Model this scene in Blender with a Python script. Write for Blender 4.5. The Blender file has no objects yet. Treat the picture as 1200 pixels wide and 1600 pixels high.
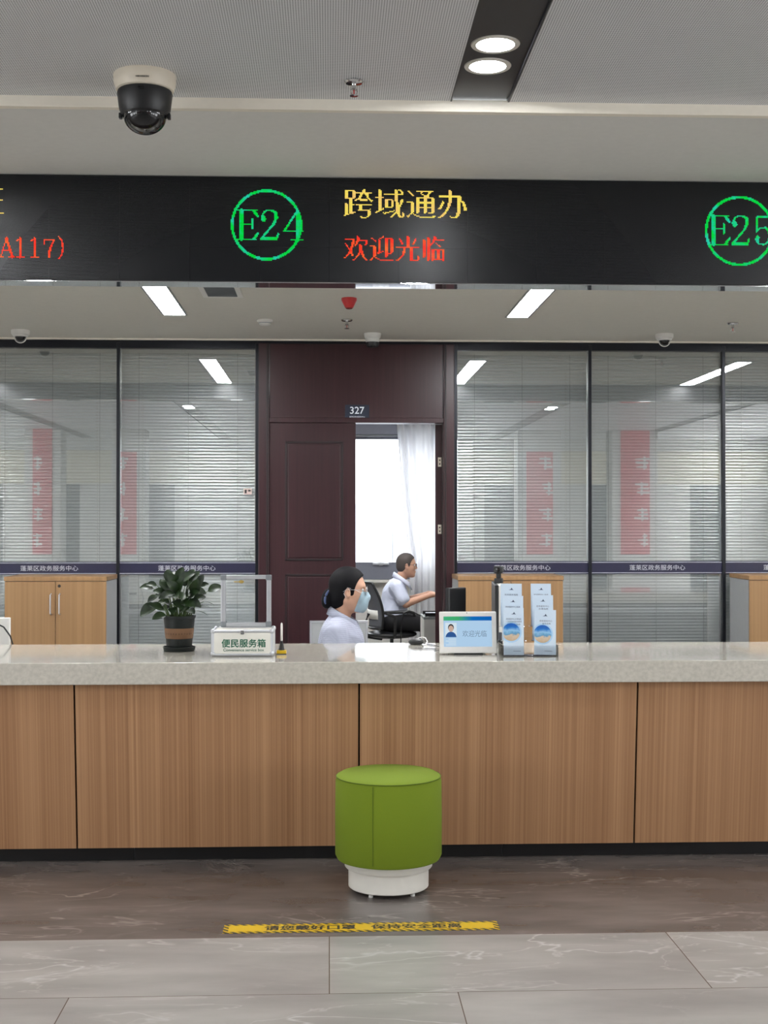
import bpy, bmesh, math, random
import numpy as np
from mathutils import Vector, Matrix, Euler

R = math.radians
random.seed(7)
scene = bpy.context.scene
col = scene.collection

# ---------------------------------------------------------------- camera
F_PX, EYE, YAW, PITCH = 2060.0, 1.45, R(2.39), R(0.612)
cam_d = bpy.data.cameras.new('camera')
cam = bpy.data.objects.new('camera', cam_d)
col.objects.link(cam)
cam_d.sensor_fit = 'VERTICAL'
cam_d.sensor_height = 32.0
cam_d.lens = F_PX / 1600.0 * 32.0
cam_d.clip_start, cam_d.clip_end = 0.05, 2000
cam.location = (0, 0, EYE)
cam.rotation_euler = (R(90) + PITCH, 0, -YAW)
scene.camera = cam

# ---------------------------------------------------------------- exposure, sky
vs = scene.view_settings
scene.display_settings.display_device = 'sRGB'
vs.view_transform = 'Standard'
vs.look = 'None'
vs.exposure = 0.0
vs.gamma = 1.0
vs.use_curve_mapping = False
SKY = 9.0              # overcast sky outside the windows
L_DOWN = 150.0         # hall downlights
L_STRIP = 84.0         # office strip lights
world = bpy.data.worlds.new('World')
scene.world = world
world.use_nodes = True
wn, wl = world.node_tree.nodes, world.node_tree.links
bg = wn['Background']
tc = wn.new('ShaderNodeTexCoord'); sp = wn.new('ShaderNodeSeparateXYZ')
rp = wn.new('ShaderNodeValToRGB')
wl.new(tc.outputs['Generated'], sp.inputs[0]); wl.new(sp.outputs['Z'], rp.inputs[0])
rp.color_ramp.elements[0].position = 0.0; rp.color_ramp.elements[0].color = (0.78, 0.80, 0.82, 1)
rp.color_ramp.elements[1].position = 0.35; rp.color_ramp.elements[1].color = (0.92, 0.96, 1.0, 1)
wl.new(rp.outputs[0], bg.inputs['Color'])
bg.inputs['Strength'].default_value = SKY
scene.cycles.sample_clamp_indirect = 6.0
scene.cycles.use_denoising = True
scene.cycles.max_bounces = 10
scene.cycles.transparent_max_bounces = 24

def portal(x0, x1, y0, y1, z0, z1, rot):
    l = bpy.data.lights.new('window_portal', 'AREA'); l.shape = 'RECTANGLE'
    o = bpy.data.objects.new('window_portal', l); col.objects.link(o)
    o.location = ((x0 + x1) / 2, (y0 + y1) / 2, (z0 + z1) / 2)
    l.size = max(x1 - x0, y1 - y0); l.size_y = z1 - z0
    o.rotation_euler = rot
    l.cycles.is_portal = True

# ---------------------------------------------------------------- projection helpers (photo pixel -> place)
_rot = cam.rotation_euler.to_matrix()
def ray(px, py):
    return _rot @ Vector(((px - 600) / F_PX, (800 - py) / F_PX, -1.0))
def at(px, py, Y):
    d = ray(px, py); t = Y / d.y
    return Vector((d.x * t, Y, EYE + d.z * t))
def onz(px, py, Z):
    d = ray(px, py); t = (Z - EYE) / d.z
    return Vector((d.x * t, d.y * t, Z))

# ---------------------------------------------------------------- materials
def S(r, g, b):
    f = lambda c: (c / 255 / 12.92) if c / 255 <= 0.04045 else ((c / 255 + 0.055) / 1.055) ** 2.4
    return (f(r), f(g), f(b), 1.0)
def new_mat(name):
    m = bpy.data.materials.new(name); m.use_nodes = True
    return m, m.node_tree.nodes, m.node_tree.links, m.node_tree.nodes['Principled BSDF']
def mat(name, c, rough=0.5, metal=0.0, noise=0.04, scale=30.0, emit=None, es=0.0, coat=0.0, spec=0.5, trans=0.0, alpha=1.0):
    m, n, l, p = new_mat(name)
    p.inputs['Roughness'].default_value = rough
    p.inputs['Metallic'].default_value = metal
    p.inputs['Coat Weight'].default_value = coat
    p.inputs['Specular IOR Level'].default_value = spec
    p.inputs['Transmission Weight'].default_value = trans
    p.inputs['Alpha'].default_value = alpha
    if emit is not None:
        p.inputs['Emission Color'].default_value = emit
        p.inputs['Emission Strength'].default_value = es
    if noise:
        t = n.new('ShaderNodeTexCoord'); z = n.new('ShaderNodeTexNoise'); x = n.new('ShaderNodeMix')
        x.data_type = 'RGBA'; z.inputs['Scale'].default_value = scale; z.inputs['Detail'].default_value = 3
        l.new(t.outputs['Object'], z.inputs['Vector']); l.new(z.outputs['Fac'], x.inputs['Factor'])
        x.inputs[6].default_value = tuple(v * (1 - noise) for v in c[:3]) + (1,)
        x.inputs[7].default_value = tuple(min(1, v * (1 + noise)) for v in c[:3]) + (1,)
        l.new(x.outputs[2], p.inputs['Base Color'])
    else:
        p.inputs['Base Color'].default_value = c
    return m
def emission(name, c, s):
    m, n, l, p = new_mat(name); n.remove(p)
    e = n.new('ShaderNodeEmission'); e.inputs['Color'].default_value = c; e.inputs['Strength'].default_value = s
    l.new(e.outputs[0], n['Material Output'].inputs['Surface'])
    return m
def math_node(n, l, op, a, b=None, c=None):
    k = n.new('ShaderNodeMath'); k.operation = op
    for i, v in enumerate((a, b, c)):
        if v is None: continue
        if isinstance(v, (int, float)): k.inputs[i].default_value = v
        else: l.new(v, k.inputs[i])
    return k.outputs[0]
def ramp(n, l, fac, stops):
    r = n.new('ShaderNodeValToRGB'); l.new(fac, r.inputs[0]); e = r.color_ramp.elements
    while len(e) < len(stops): e.new(0.5)
    for k, (p, c) in zip(e, stops): k.position = p; k.color = c
    return r.outputs[0]
def mix(n, l, fac, a, b, mode='MIX'):
    x = n.new('ShaderNodeMix'); x.data_type = 'RGBA'; x.blend_type = mode
    for i, v in ((0, fac), (6, a), (7, b)):
        if isinstance(v, (int, float)): x.inputs[i].default_value = v
        elif isinstance(v, tuple): x.inputs[i].default_value = v
        else: l.new(v, x.inputs[i])
    return x.outputs[2]

def wood(name, ca, cb, rough=0.45, grain=90.0, along=(1, 1, 0.03), wide=5.0):
    m, n, l, p = new_mat(name)
    t = n.new('ShaderNodeTexCoord'); mp = n.new('ShaderNodeMapping'); l.new(t.outputs['Object'], mp.inputs[0])
    mp.inputs['Scale'].default_value = along
    z1 = n.new('ShaderNodeTexNoise'); z1.inputs['Scale'].default_value = grain; z1.inputs['Detail'].default_value = 4
    z2 = n.new('ShaderNodeTexNoise'); z2.inputs['Scale'].default_value = wide; z2.inputs['Detail'].default_value = 2
    l.new(mp.outputs[0], z1.inputs['Vector']); l.new(mp.outputs[0], z2.inputs['Vector'])
    f = math_node(n, l, 'ADD', math_node(n, l, 'MULTIPLY', z1.outputs['Fac'], 0.55), math_node(n, l, 'MULTIPLY', z2.outputs['Fac'], 0.45))
    c = ramp(n, l, f, [(0.34, ca), (0.5, tuple((a + b) / 2 for a, b in zip(ca, cb))), (0.66, cb)])
    l.new(c, p.inputs['Base Color']); p.inputs['Roughness'].default_value = rough
    return m

def glass_pane(name, refl=0.12, tint=(0.93, 0.96, 0.95, 1), rough=0.0, ior=1.5):
    m, n, l, p = new_mat(name); n.remove(p)
    tr = n.new('ShaderNodeBsdfTransparent'); tr.inputs[0].default_value = tint
    g = n.new('ShaderNodeBsdfGlossy'); g.inputs['Roughness'].default_value = rough
    fr = n.new('ShaderNodeFresnel'); fr.inputs['IOR'].default_value = ior
    f = math_node(n, l, 'MINIMUM', math_node(n, l, 'ADD', fr.outputs[0], refl), 1.0)
    x = n.new('ShaderNodeMixShader'); l.new(f, x.inputs[0]); l.new(tr.outputs[0], x.inputs[1]); l.new(g.outputs[0], x.inputs[2])
    l.new(x.outputs[0], n['Material Output'].inputs['Surface'])
    return m

def floor_mat():
    m, n, l, p = new_mat('marble_tile')
    g = n.new('ShaderNodeNewGeometry'); s = n.new('ShaderNodeSeparateXYZ'); l.new(g.outputs['Position'], s.inputs[0])
    X, Y = s.outputs['X'], s.outputs['Y']
    ry = math_node(n, l, 'DIVIDE', math_node(n, l, 'SUBTRACT', 4.68, Y), 0.572)
    row = math_node(n, l, 'FLOOR', ry); fy = math_node(n, l, 'FRACT', ry)
    xs = math_node(n, l, 'DIVIDE', math_node(n, l, 'SUBTRACT', X, math_node(n, l, 'MULTIPLY', row, 0.4)), 1.2)
    fx = math_node(n, l, 'FRACT', xs); cx = math_node(n, l, 'FLOOR', xs)
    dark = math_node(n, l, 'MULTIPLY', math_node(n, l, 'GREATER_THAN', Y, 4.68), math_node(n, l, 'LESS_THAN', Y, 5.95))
    jx = math_node(n, l, 'LESS_THAN', fx, 0.0030); jy = math_node(n, l, 'LESS_THAN', fy, 0.006)
    joint = math_node(n, l, 'MULTIPLY', math_node(n, l, 'MAXIMUM', jx, jy), math_node(n, l, 'LESS_THAN', Y, 4.69))
    cmb = n.new('ShaderNodeCombineXYZ'); l.new(cx, cmb.inputs[0]); l.new(row, cmb.inputs[1])
    wnz = n.new('ShaderNodeTexWhiteNoise'); wnz.noise_dimensions = '2D'; l.new(cmb.outputs[0], wnz.inputs['Vector'])
    off = n.new('ShaderNodeVectorMath'); off.operation = 'SCALE'; l.new(wnz.outputs['Color'], off.inputs[0]); off.inputs['Scale'].default_value = 40
    off2 = n.new('ShaderNodeVectorMath'); off2.operation = 'SCALE'; l.new(off.outputs[0], off2.inputs[0])
    l.new(math_node(n, l, 'SUBTRACT', 1.0, dark), off2.inputs['Scale'])
    pos = n.new('ShaderNodeVectorMath'); pos.operation = 'ADD'; l.new(g.outputs['Position'], pos.inputs[0]); l.new(off2.outputs[0], pos.inputs[1])
    mp = n.new('ShaderNodeMapping'); mp.inputs['Rotation'].default_value = (0, 0, R(32)); mp.inputs['Scale'].default_value = (0.55, 1.7, 1)
    l.new(pos.outputs[0], mp.inputs[0])
    def veins(scale, width, dist):
        z = n.new('ShaderNodeTexNoise'); z.inputs['Scale'].default_value = scale; z.inputs['Detail'].default_value = 5
        z.inputs['Distortion'].default_value = dist; z.inputs['Roughness'].default_value = 0.55; l.new(mp.outputs[0], z.inputs['Vector'])
        d = math_node(n, l, 'ABSOLUTE', math_node(n, l, 'SUBTRACT', z.outputs['Fac'], 0.5))
        return ramp(n, l, d, [(0.0, (1, 1, 1, 1)), (width, (0, 0, 0, 1))])
    v1 = veins(1.1, 0.008, 0.5); v2 = veins(2.6, 0.012, 0.8)
    msk = n.new('ShaderNodeTexNoise'); msk.inputs['Scale'].default_value = 1.6; l.new(pos.outputs[0], msk.inputs['Vector'])
    mk = ramp(n, l, msk.outputs['Fac'], [(0.42, (0, 0, 0, 1)), (0.62, (1, 1, 1, 1))])
    cl = n.new('ShaderNodeTexNoise'); cl.inputs['Scale'].default_value = 3.2; cl.inputs['Detail'].default_value = 6; l.new(mp.outputs[0], cl.inputs['Vector'])
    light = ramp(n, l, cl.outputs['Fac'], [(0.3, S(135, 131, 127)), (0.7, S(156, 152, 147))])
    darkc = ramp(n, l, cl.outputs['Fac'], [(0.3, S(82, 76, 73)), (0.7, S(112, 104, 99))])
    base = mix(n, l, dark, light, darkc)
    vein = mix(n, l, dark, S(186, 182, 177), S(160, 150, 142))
    vf = math_node(n, l, 'MULTIPLY', math_node(n, l, 'ADD', math_node(n, l, 'MULTIPLY', v1, 0.6), math_node(n, l, 'MULTIPLY', v2, 0.35)), mk)
    base = mix(n, l, vf, base, vein)
    base = mix(n, l, joint, base, S(92, 80, 72))
    l.new(base, p.inputs['Base Color']); p.inputs['Roughness'].default_value = 0.24
    p.inputs['Specular IOR Level'].default_value = 0.5
    return m

def perforated():
    m, n, l, p = new_mat('perforated_metal')
    g = n.new('ShaderNodeNewGeometry'); s = n.new('ShaderNodeSeparateXYZ'); l.new(g.outputs['Position'], s.inputs[0])
    pt = 0.0085
    fx = math_node(n, l, 'SUBTRACT', math_node(n, l, 'FRACT', math_node(n, l, 'DIVIDE', s.outputs['X'], pt)), 0.5)
    fy = math_node(n, l, 'SUBTRACT', math_node(n, l, 'FRACT', math_node(n, l, 'DIVIDE', s.outputs['Y'], pt)), 0.5)
    r2 = math_node(n, l, 'ADD', math_node(n, l, 'MULTIPLY', fx, fx), math_node(n, l, 'MULTIPLY', fy, fy))
    hole = math_node(n, l, 'LESS_THAN', r2, 0.085)
    c = mix(n, l, hole, S(230, 231, 232), S(120, 121, 124))
    l.new(c, p.inputs['Base Color']); p.inputs['Roughness'].default_value = 0.42
    return m

def quartz():
    m, n, l, p = new_mat('quartz_stone')
    t = n.new('ShaderNodeTexCoord')
    v = n.new('ShaderNodeTexVoronoi'); v.inputs['Scale'].default_value = 260; l.new(t.outputs['Object'], v.inputs['Vector'])
    z = n.new('ShaderNodeTexNoise'); z.inputs['Scale'].default_value = 60; z.inputs['Detail'].default_value = 6; l.new(t.outputs['Object'], z.inputs['Vector'])
    b = ramp(n, l, z.outputs['Fac'], [(0.35, S(184, 179, 167)), (0.65, S(198, 193, 181))])
    d = ramp(n, l, v.outputs['Color'], [(0.0, (1, 1, 1, 1)), (0.05, (0.72, 0.7, 0.66, 1)), (0.08, (1, 1, 1, 1))])
    l.new(mix(n, l, 0.35, b, d, 'MULTIPLY'), p.inputs['Base Color'])
    p.inputs['Roughness'].default_value = 0.09; p.inputs['Coat Weight'].default_value = 0.3; p.inputs['Coat Roughness'].default_value = 0.05
    return m

def led_face():
    m, n, l, p = new_mat('led_module_face')
    g = n.new('ShaderNodeNewGeometry'); s = n.new('ShaderNodeSeparateXYZ'); l.new(g.outputs['Position'], s.inputs[0])
    fz = math_node(n, l, 'FRACT', math_node(n, l, 'DIVIDE', s.outputs['Z'], 0.005))
    fx = math_node(n, l, 'FRACT', math_node(n, l, 'DIVIDE', s.outputs['X'], 0.32))
    fm = math_node(n, l, 'FRACT', math_node(n, l, 'DIVIDE', math_node(n, l, 'SUBTRACT', s.outputs['Z'], 2.573), 0.16))
    seam = math_node(n, l, 'MAXIMUM', math_node(n, l, 'LESS_THAN', fx, 0.006), math_node(n, l, 'LESS_THAN', fm, 0.012))
    c = mix(n, l, seam, S(20, 22, 25), S(13, 14, 16))
    l.new(c, p.inputs['Base Color'])
    b = n.new('ShaderNodeBump'); b.inputs['Strength'].default_value = 0.5; b.inputs['Distance'].default_value = 0.0004
    l.new(math_node(n, l, 'PINGPONG', fz, 0.5), b.inputs['Height']); l.new(b.outputs[0], p.inputs['Normal'])
    p.inputs['Roughness'].default_value = 0.27; p.inputs['Specular IOR Level'].default_value = 0.3
    return m

def led_dots(name, ca, cb, st):
    m, n, l, p = new_mat(name); n.remove(p)
    t = n.new('ShaderNodeTexCoord'); z = n.new('ShaderNodeTexNoise'); z.inputs['Scale'].default_value = 22
    l.new(t.outputs['Object'], z.inputs['Vector'])
    c = ramp(n, l, z.outputs['Fac'], [(0.45, ca), (0.68, cb)])
    e = n.new('ShaderNodeEmission'); l.new(c, e.inputs[0]); e.inputs[1].default_value = st
    l.new(e.outputs[0], n['Material Output'].inputs['Surface'])
    return m

def striped(name, ca, cb, ax, pitch, duty=0.3, rough=0.8):
    m, n, l, p = new_mat(name)
    t = n.new('ShaderNodeTexCoord'); s = n.new('ShaderNodeSeparateXYZ'); l.new(t.outputs['Object'], s.inputs[0])
    f = math_node(n, l, 'FRACT', math_node(n, l, 'DIVIDE', s.outputs[ax], pitch))
    l.new(mix(n, l, math_node(n, l, 'LESS_THAN', f, duty), ca, cb), p.inputs['Base Color'])
    if 'shirt' in name:
        z = n.new('ShaderNodeTexNoise'); z.inputs['Scale'].default_value = 9; z.inputs['Distortion'].default_value = 1.2; l.new(t.outputs['Object'], z.inputs['Vector'])
        bp = n.new('ShaderNodeBump'); bp.inputs['Strength'].default_value = 0.7; bp.inputs['Distance'].default_value = 0.02
        l.new(z.outputs['Fac'], bp.inputs['Height']); l.new(bp.outputs[0], p.inputs['Normal'])
    p.inputs['Roughness'].default_value = rough
    return m

def hazard():
    m, n, l, p = new_mat('hazard_stripes')
    t = n.new('ShaderNodeTexCoord'); s = n.new('ShaderNodeSeparateXYZ'); l.new(t.outputs['Object'], s.inputs[0])
    f = math_node(n, l, 'FRACT', math_node(n, l, 'DIVIDE', math_node(n, l, 'ADD', s.outputs['X'], s.outputs['Y']), 0.03))
    l.new(mix(n, l, math_node(n, l, 'LESS_THAN', f, 0.55), S(206, 170, 14), S(30, 27, 22)), p.inputs['Base Color'])
    p.inputs['Roughness'].default_value = 0.4
    return m

def seaside():
    m, n, l, p = new_mat('brochure_picture')
    t = n.new('ShaderNodeTexCoord'); s = n.new('ShaderNodeSeparateXYZ'); l.new(t.outputs['Generated'], s.inputs[0])
    z = n.new('ShaderNodeTexNoise'); z.inputs['Scale'].default_value = 3; z.inputs['Detail'].default_value = 5; l.new(t.outputs['Generated'], z.inputs['Vector'])
    h = math_node(n, l, 'ADD', s.outputs['Z'], math_node(n, l, 'MULTIPLY', math_node(n, l, 'SUBTRACT', z.outputs['Fac'], 0.5), 0.55))
    c = ramp(n, l, h, [(0.10, S(196, 170, 140)), (0.30, S(206, 186, 160)), (0.38, S(90, 150, 190)), (0.55, S(150, 195, 226)), (0.75, S(40, 120, 196)), (0.95, S(20, 92, 176))])
    l.new(c, p.inputs['Base Color']); p.inputs['Roughness'].default_value = 0.3
    return m

def mask_mat():
    return mat('mask_fabric', S(168, 192, 204), 0.85)

def curtain_mat():
    m, n, l, p = new_mat('curtain_sheer'); 
    d = n.new('ShaderNodeBsdfDiffuse'); d.inputs[0].default_value = (0.82, 0.82, 0.84, 1)
    tl = n.new('ShaderNodeBsdfTranslucent'); tl.inputs[0].default_value = (0.8, 0.8, 0.82, 1)
    x = n.new('ShaderNodeMixShader'); x.inputs[0].default_value = 0.35
    n.remove(p); l.new(d.outputs[0], x.inputs[1]); l.new(tl.outputs[0], x.inputs[2])
    l.new(x.outputs[0], n['Material Output'].inputs['Surface'])
    return m

def leaf_mat():
    m, n, l, p = new_mat('leaf_green')
    t = n.new('ShaderNodeTexCoord'); z = n.new('ShaderNodeTexNoise'); z.inputs['Scale'].default_value = 18; l.new(t.outputs['Object'], z.inputs['Vector'])
    l.new(ramp(n, l, z.outputs['Fac'], [(0.35, S(18, 32, 18)), (0.7, S(40, 60, 28))]), p.inputs['Base Color'])
    p.inputs['Roughness'].default_value = 0.42; p.inputs['Specular IOR Level'].default_value = 0.3
    return m

def mesh_back():
    return striped('chair_mesh', S(70, 72, 78), S(96, 98, 104), 'Z', 0.012, 0.5)

M = dict(
    floor=floor_mat(), perf=perforated(), quartz=quartz(), ledface=led_face(),
    white=mat('painted_white', S(222, 219, 212), 0.7), soffit=mat('soffit_paint', S(226, 225, 220), 0.75),
    lip=mat('cream_trim', S(248, 241, 226), 0.5), ceil2=mat('office_ceiling_paint', S(214, 212, 202), 0.8),
    strip=mat('black_trough', S(26, 27, 32), 0.4), wallw=mat('wall_paint', S(214, 212, 206), 0.75),
    counter=wood('counter_veneer', S(144, 103, 70), S(180, 138, 100), 0.42, 140, (1, 0.02, 0.0016), 9),
    cab=wood('cabinet_veneer', S(132, 100, 66), S(154, 120, 82), 0.45, 60, (1, 1, 0.004), 9),
    mahog=wood('mahogany', S(44, 23, 27), S(58, 32, 36), 0.3, 70, (1, 1, 0.03), 5),
    mahogd=wood('mahogany_dark', S(22, 12, 14), S(30, 16, 18), 0.4, 70, (1, 1, 0.03), 5),
    black=mat('black_plastic', S(26, 27, 29), 0.4), blackg=mat('black_gloss', S(10, 10, 13), 0.1, coat=0.3),
    toe=mat('black_toe_kick', S(24, 24, 25), 0.3), seam=mat('dark_gap', S(28, 22, 17), 0.8),
    frame=mat('dark_aluminium', S(30, 32, 38), 0.35, 0.5), navy=mat('navy_band', S(34, 34, 58), 0.35),
    silver=mat('silver_print', S(190, 192, 198), 0.35), alu=mat('aluminium', S(196, 198, 202), 0.42, 0.7),
    chrome=mat('chrome', S(215, 215, 215), 0.12, 1.0), mirror=mat('polished_sheet', S(228, 230, 230), 0.04, 1.0, noise=0),
    green=mat('green_felt', S(108, 128, 14), 0.9, noise=0.06, scale=260), greend=mat('green_seam', S(84, 104, 14), 0.9),
    wlac=mat('white_lacquer', S(226, 222, 212), 0.35), wplast=mat('white_plastic', S(228, 226, 220), 0.35),
    cream=mat('cream_plastic', S(228, 218, 200), 0.4), red=mat('red_plastic', S(176, 24, 26), 0.4),
    yellow=mat('yellow_vinyl', S(206, 170, 14), 0.4), haz=hazard(), ink=mat('black_ink', S(26, 23, 20), 0.5),
    potg=mat('pot_green', S(17, 23, 22), 0.45, spec=0.3), potb=mat('pot_band', S(112, 80, 54), 0.6), soil=mat('soil', S(46, 34, 26), 0.95, noise=0.3),
    leaf=leaf_mat(), stem=mat('stem_green', S(74, 96, 48), 0.6), boxw=mat('box_white', S(224, 222, 212), 0.4),
    gtext=mat('green_print', S(24, 92, 68), 0.5), glass=glass_pane('window_glass', 0.19, (0.955, 0.97, 0.962, 1)),
    acryl=glass_pane('clear_acrylic', 0.0, (0.985, 0.99, 0.995, 1), 0.0, 1.3), slat=None,
    grey=mat('grey_panel', S(150, 152, 152), 0.6), greyd=mat('grey_steel', S(120, 124, 128), 0.5),
    skinw=mat('skin_fair', S(206, 160, 134), 0.55, noise=0.05), skinm=mat('skin_tan', S(190, 146, 122), 0.55, noise=0.05),
    hair=mat('black_hair', S(13, 12, 15), 0.65, noise=0.3, scale=120, spec=0.15), hairg=mat('short_hair', S(62, 54, 50), 0.7, noise=0.3, scale=160),
    shirt=striped('striped_shirt', S(168, 172, 188), S(158, 162, 178), 'Z', 0.010, 0.35), 
    shirtm=striped('pale_shirt', S(206, 210, 226), S(192, 198, 218), 'X', 0.012, 0.4),
    pants=mat('black_trousers', S(20, 20, 24), 0.85), mask=mask_mat(), shoe=mat('black_leather', S(18, 17, 17), 0.35),
    clip=mat('blue_clip', S(70, 84, 120), 0.3), eye=mat('eye_white', S(230, 228, 224), 0.2), iris=mat('eye_dark', S(30, 22, 18), 0.2),
    lip2=mat('lip_skin', S(168, 100, 88), 0.5), wire=mat('black_wire', S(22, 22, 24), 0.4), curtain=curtain_mat(),
    chairmesh=mesh_back(), paper=mat('white_paper', S(226, 230, 236), 0.5), broch=mat('brochure_paper', S(206, 222, 236), 0.35),
    brink=mat('brochure_ink', S(52, 66, 96), 0.5), pic=seaside(), picring=mat('pale_blue_ring', S(170, 206, 234), 0.4),
    banner=mat('red_cloth', S(214, 44, 54), 0.7), bannerw=mat('white_strokes', S(236, 232, 228), 0.6), hallbeige=mat('beige_panel', S(222, 214, 190), 0.6),
    halldark=mat('dark_opening', S(70, 76, 78), 0.4), build=mat('hazed_concrete', S(172, 174, 178), 0.9), gold=mat('brass', S(176, 150, 84), 0.3, 0.8),
    led_g=led_dots('led_green', (0.0, 0.80, 0.06, 1), (0.02, 0.72, 0.50, 1), 1.1), led_y=led_dots('led_yellow', (1.0, 0.78, 0.12, 1), (1.0, 0.62, 0.18, 1), 1.25),
    led_r=led_dots('led_red', (1.0, 0.035, 0.015, 1), (1.0, 0.16, 0.03, 1), 1.3),
    lamp=emission('downlight_glow', (0.96, 0.97, 1.0, 1), L_DOWN), stripglow=emission('strip_glow', (0.97, 0.98, 1.0, 1), L_STRIP),
    scr_bg=emission('screen_blue', S(176, 208, 236), 0.95), scr_bar=None, scr_txt=emission('screen_grey', S(120, 142, 166), 0.9),
    scr_dk=emission('screen_portrait', S(52, 92, 152), 0.9), scr_skin=emission('screen_face', S(206, 176, 160), 0.9), scr_w=emission('screen_white', S(214, 230, 240), 0.95),
    scr_h=emission('screen_hair', S(50, 48, 54), 0.9), bluesign=mat('sign_blue', S(26, 34, 52), 0.35), sign_w=mat('sign_white', S(222, 226, 232), 0.4),
    sticker=mat('pale_sticker', S(196, 176, 168), 0.5), rollerb=mat('roller_grey', S(150, 152, 166), 0.8), winframe=mat('grey_window_frame', S(120, 122, 134), 0.45),
)
def screen_bar():
    m, n, l, p = new_mat('screen_bar'); n.remove(p)
    t = n.new('ShaderNodeTexCoord'); s = n.new('ShaderNodeSeparateXYZ'); l.new(t.outputs['Generated'], s.inputs[0])
    e = n.new('ShaderNodeEmission'); l.new(ramp(n, l, s.outputs['X'], [(0.0, S(70, 180, 130)), (0.3, S(70, 176, 110)), (0.6, S(20, 110, 190)), (1.0, S(16, 98, 184))]), e.inputs[0])
    e.inputs[1].default_value = 0.9; l.new(e.outputs[0], n['Material Output'].inputs['Surface'])
    return m
M['scr_bar'] = screen_bar()
M['slat'] = mat('blind_slat', S(242, 245, 247), 0.38, 0.78, noise=0, spec=0.9)

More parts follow.
